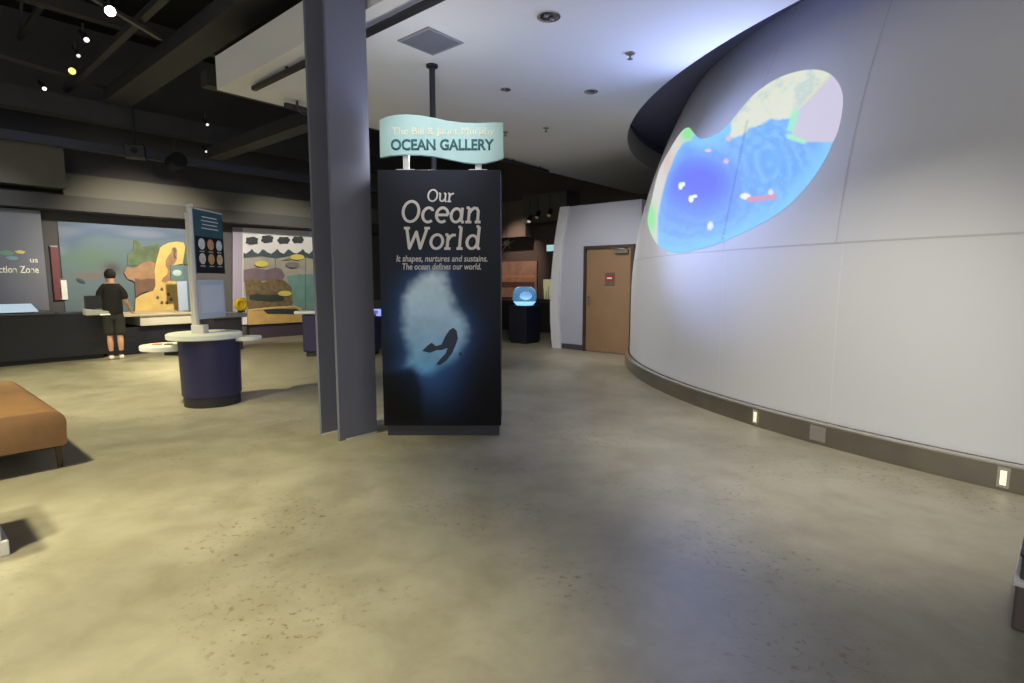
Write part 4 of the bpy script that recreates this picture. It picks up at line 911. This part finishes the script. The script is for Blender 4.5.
def hand(w, wrist_i, d, side):
    d = Vector(d).normalized(); w = Vector(w); px = d.orthogonal(); sidev = Vector((0, 1, 0)) if abs(d.z) > .5 else Vector((0, 0, -1)); sidev = (sidev - d * sidev.dot(d)).normalized()
    palm = chain([(tuple(w + d * .05), (.036, .016))], wrist_i); inn = d.cross(sidev) * side
    for k, L in enumerate((.066, .076, .07, .054)):
        b = w + d * .09 + sidev * (.027 - .018 * k); chain([(tuple(b), .0095), (tuple(b + d * L * .55 + inn * .008), .0085), (tuple(b + d * L * .95 + inn * .026), .007)], palm)
    b = w + d * .035 + sidev * .04; chain([(tuple(b), .011), (tuple(b + d * .04 + sidev * .014 + inn * .012), .009)], palm)
# right arm reaches down to the counter edge; left arm bent forward
ra = chain([((.115, 0, 1.372), .056), ((.166, -.005, 1.29), .046), ((.20, .01, 1.12), .040), ((.212, .03, 1.07), .038), ((.272, .14, .95), .029)], ch); hand((.272, .14, .95), ra, (.04, .10, -.12), 1)
la = chain([((-.115, 0, 1.372), .056), ((-.166, -.005, 1.29), .046), ((-.195, .005, 1.12), .040), ((-.195, .03, 1.07), .038), ((-.13, .24, 1.03), .030)], ch); hand((-.13, .24, 1.03), la, (.09, .12, -.03), -1)
for s in (-1, 1):
    lg = chain([((s * .075, .0, .86), .088), ((s * .078, .0, .70), .078), ((s * .078, .01, .50), .055), ((s * .078, .005, .44), .052), ((s * .078, -.015, .33), .056), ((s * .077, -.005, .14), .034), ((s * .077, -.005, .07), .036)], pel)
    chain([((s * .082, .07, .045), .032), ((s * .086, .13, .035), .025)], lg)
body = skin('body', Vt, Ed, Rd, M_skin, per)
# clothes
M_shirt = mat('black_cotton', (26, 25, 26), .85); M_shorts = mat('charcoal_cotton', (42, 41, 41), .85)
vt = [(0, 0, .79), (0, 0, 1.03), (0, .01, 1.2), (0, 0, 1.35), (0, .015, 1.425), (.115, 0, 1.37), (.168, -.005, 1.29), (.195, .005, 1.13), (-.115, 0, 1.37), (-.168, -.005, 1.29), (-.19, .002, 1.13)]
skin('tshirt', vt, [(0, 1), (1, 2), (2, 3), (3, 4), (3, 5), (5, 6), (6, 7), (3, 8), (8, 9), (9, 10)], [(.19, .16), (.168, .132), (.168, .125), (.155, .105), (.078, .078), .076, .07, .076, .076, .07, .076], M_shirt, per)
vt = [(0, 0, .89), (.078, 0, .80), (.078, 0, .66), (.078, 0, .45), (-.078, 0, .80), (-.078, 0, .66), (-.078, 0, .45), (0, 0, 1.03)]
skin('shorts', vt, [(0, 1), (1, 2), (2, 3), (0, 4), (4, 5), (5, 6), (0, 7)], [(.15, .118), .105, .102, .098, .105, .102, .098, (.135, .105)], M_shorts, per)
for s in (-1, 1):
    skin('sock', [(s * .077, -.005, .20), (s * .077, -.005, .14), (s * .077, -.005, .08)], [(0, 1), (1, 2)], [.044, .042, .044], mat('black_sock', (24, 24, 26), .9), per)
    skin('shoe', [(s * .077, -.045, .045), (s * .078, .0, .05), (s * .082, .09, .042), (s * .087, .165, .034)], [(0, 1), (1, 2), (2, 3)], [(.042, .042), (.046, .048), (.046, .040), (.036, .030)], mat('white_trainer', (216, 214, 210), .6), per)
    MB().ball((s * .03, .198, 1.575), .012, .008, .009, 8, 6).build('eye', M_dark, per, smooth='all')
hr = MB(); hr.ball((0, .09, 1.60), .093, .108, .115, 18, 12)
for v_ in hr.bm.verts:
    if v_.co.y > .15 and v_.co.z < 1.65: v_.co.y = .15
    if v_.co.z < 1.53: v_.co.x *= .92; v_.co.y = v_.co.y * .8 + .008
hr.build('hair', mat('dark_hair', (34, 28, 26), .8, noise=.3, scale=40), per, smooth='all')
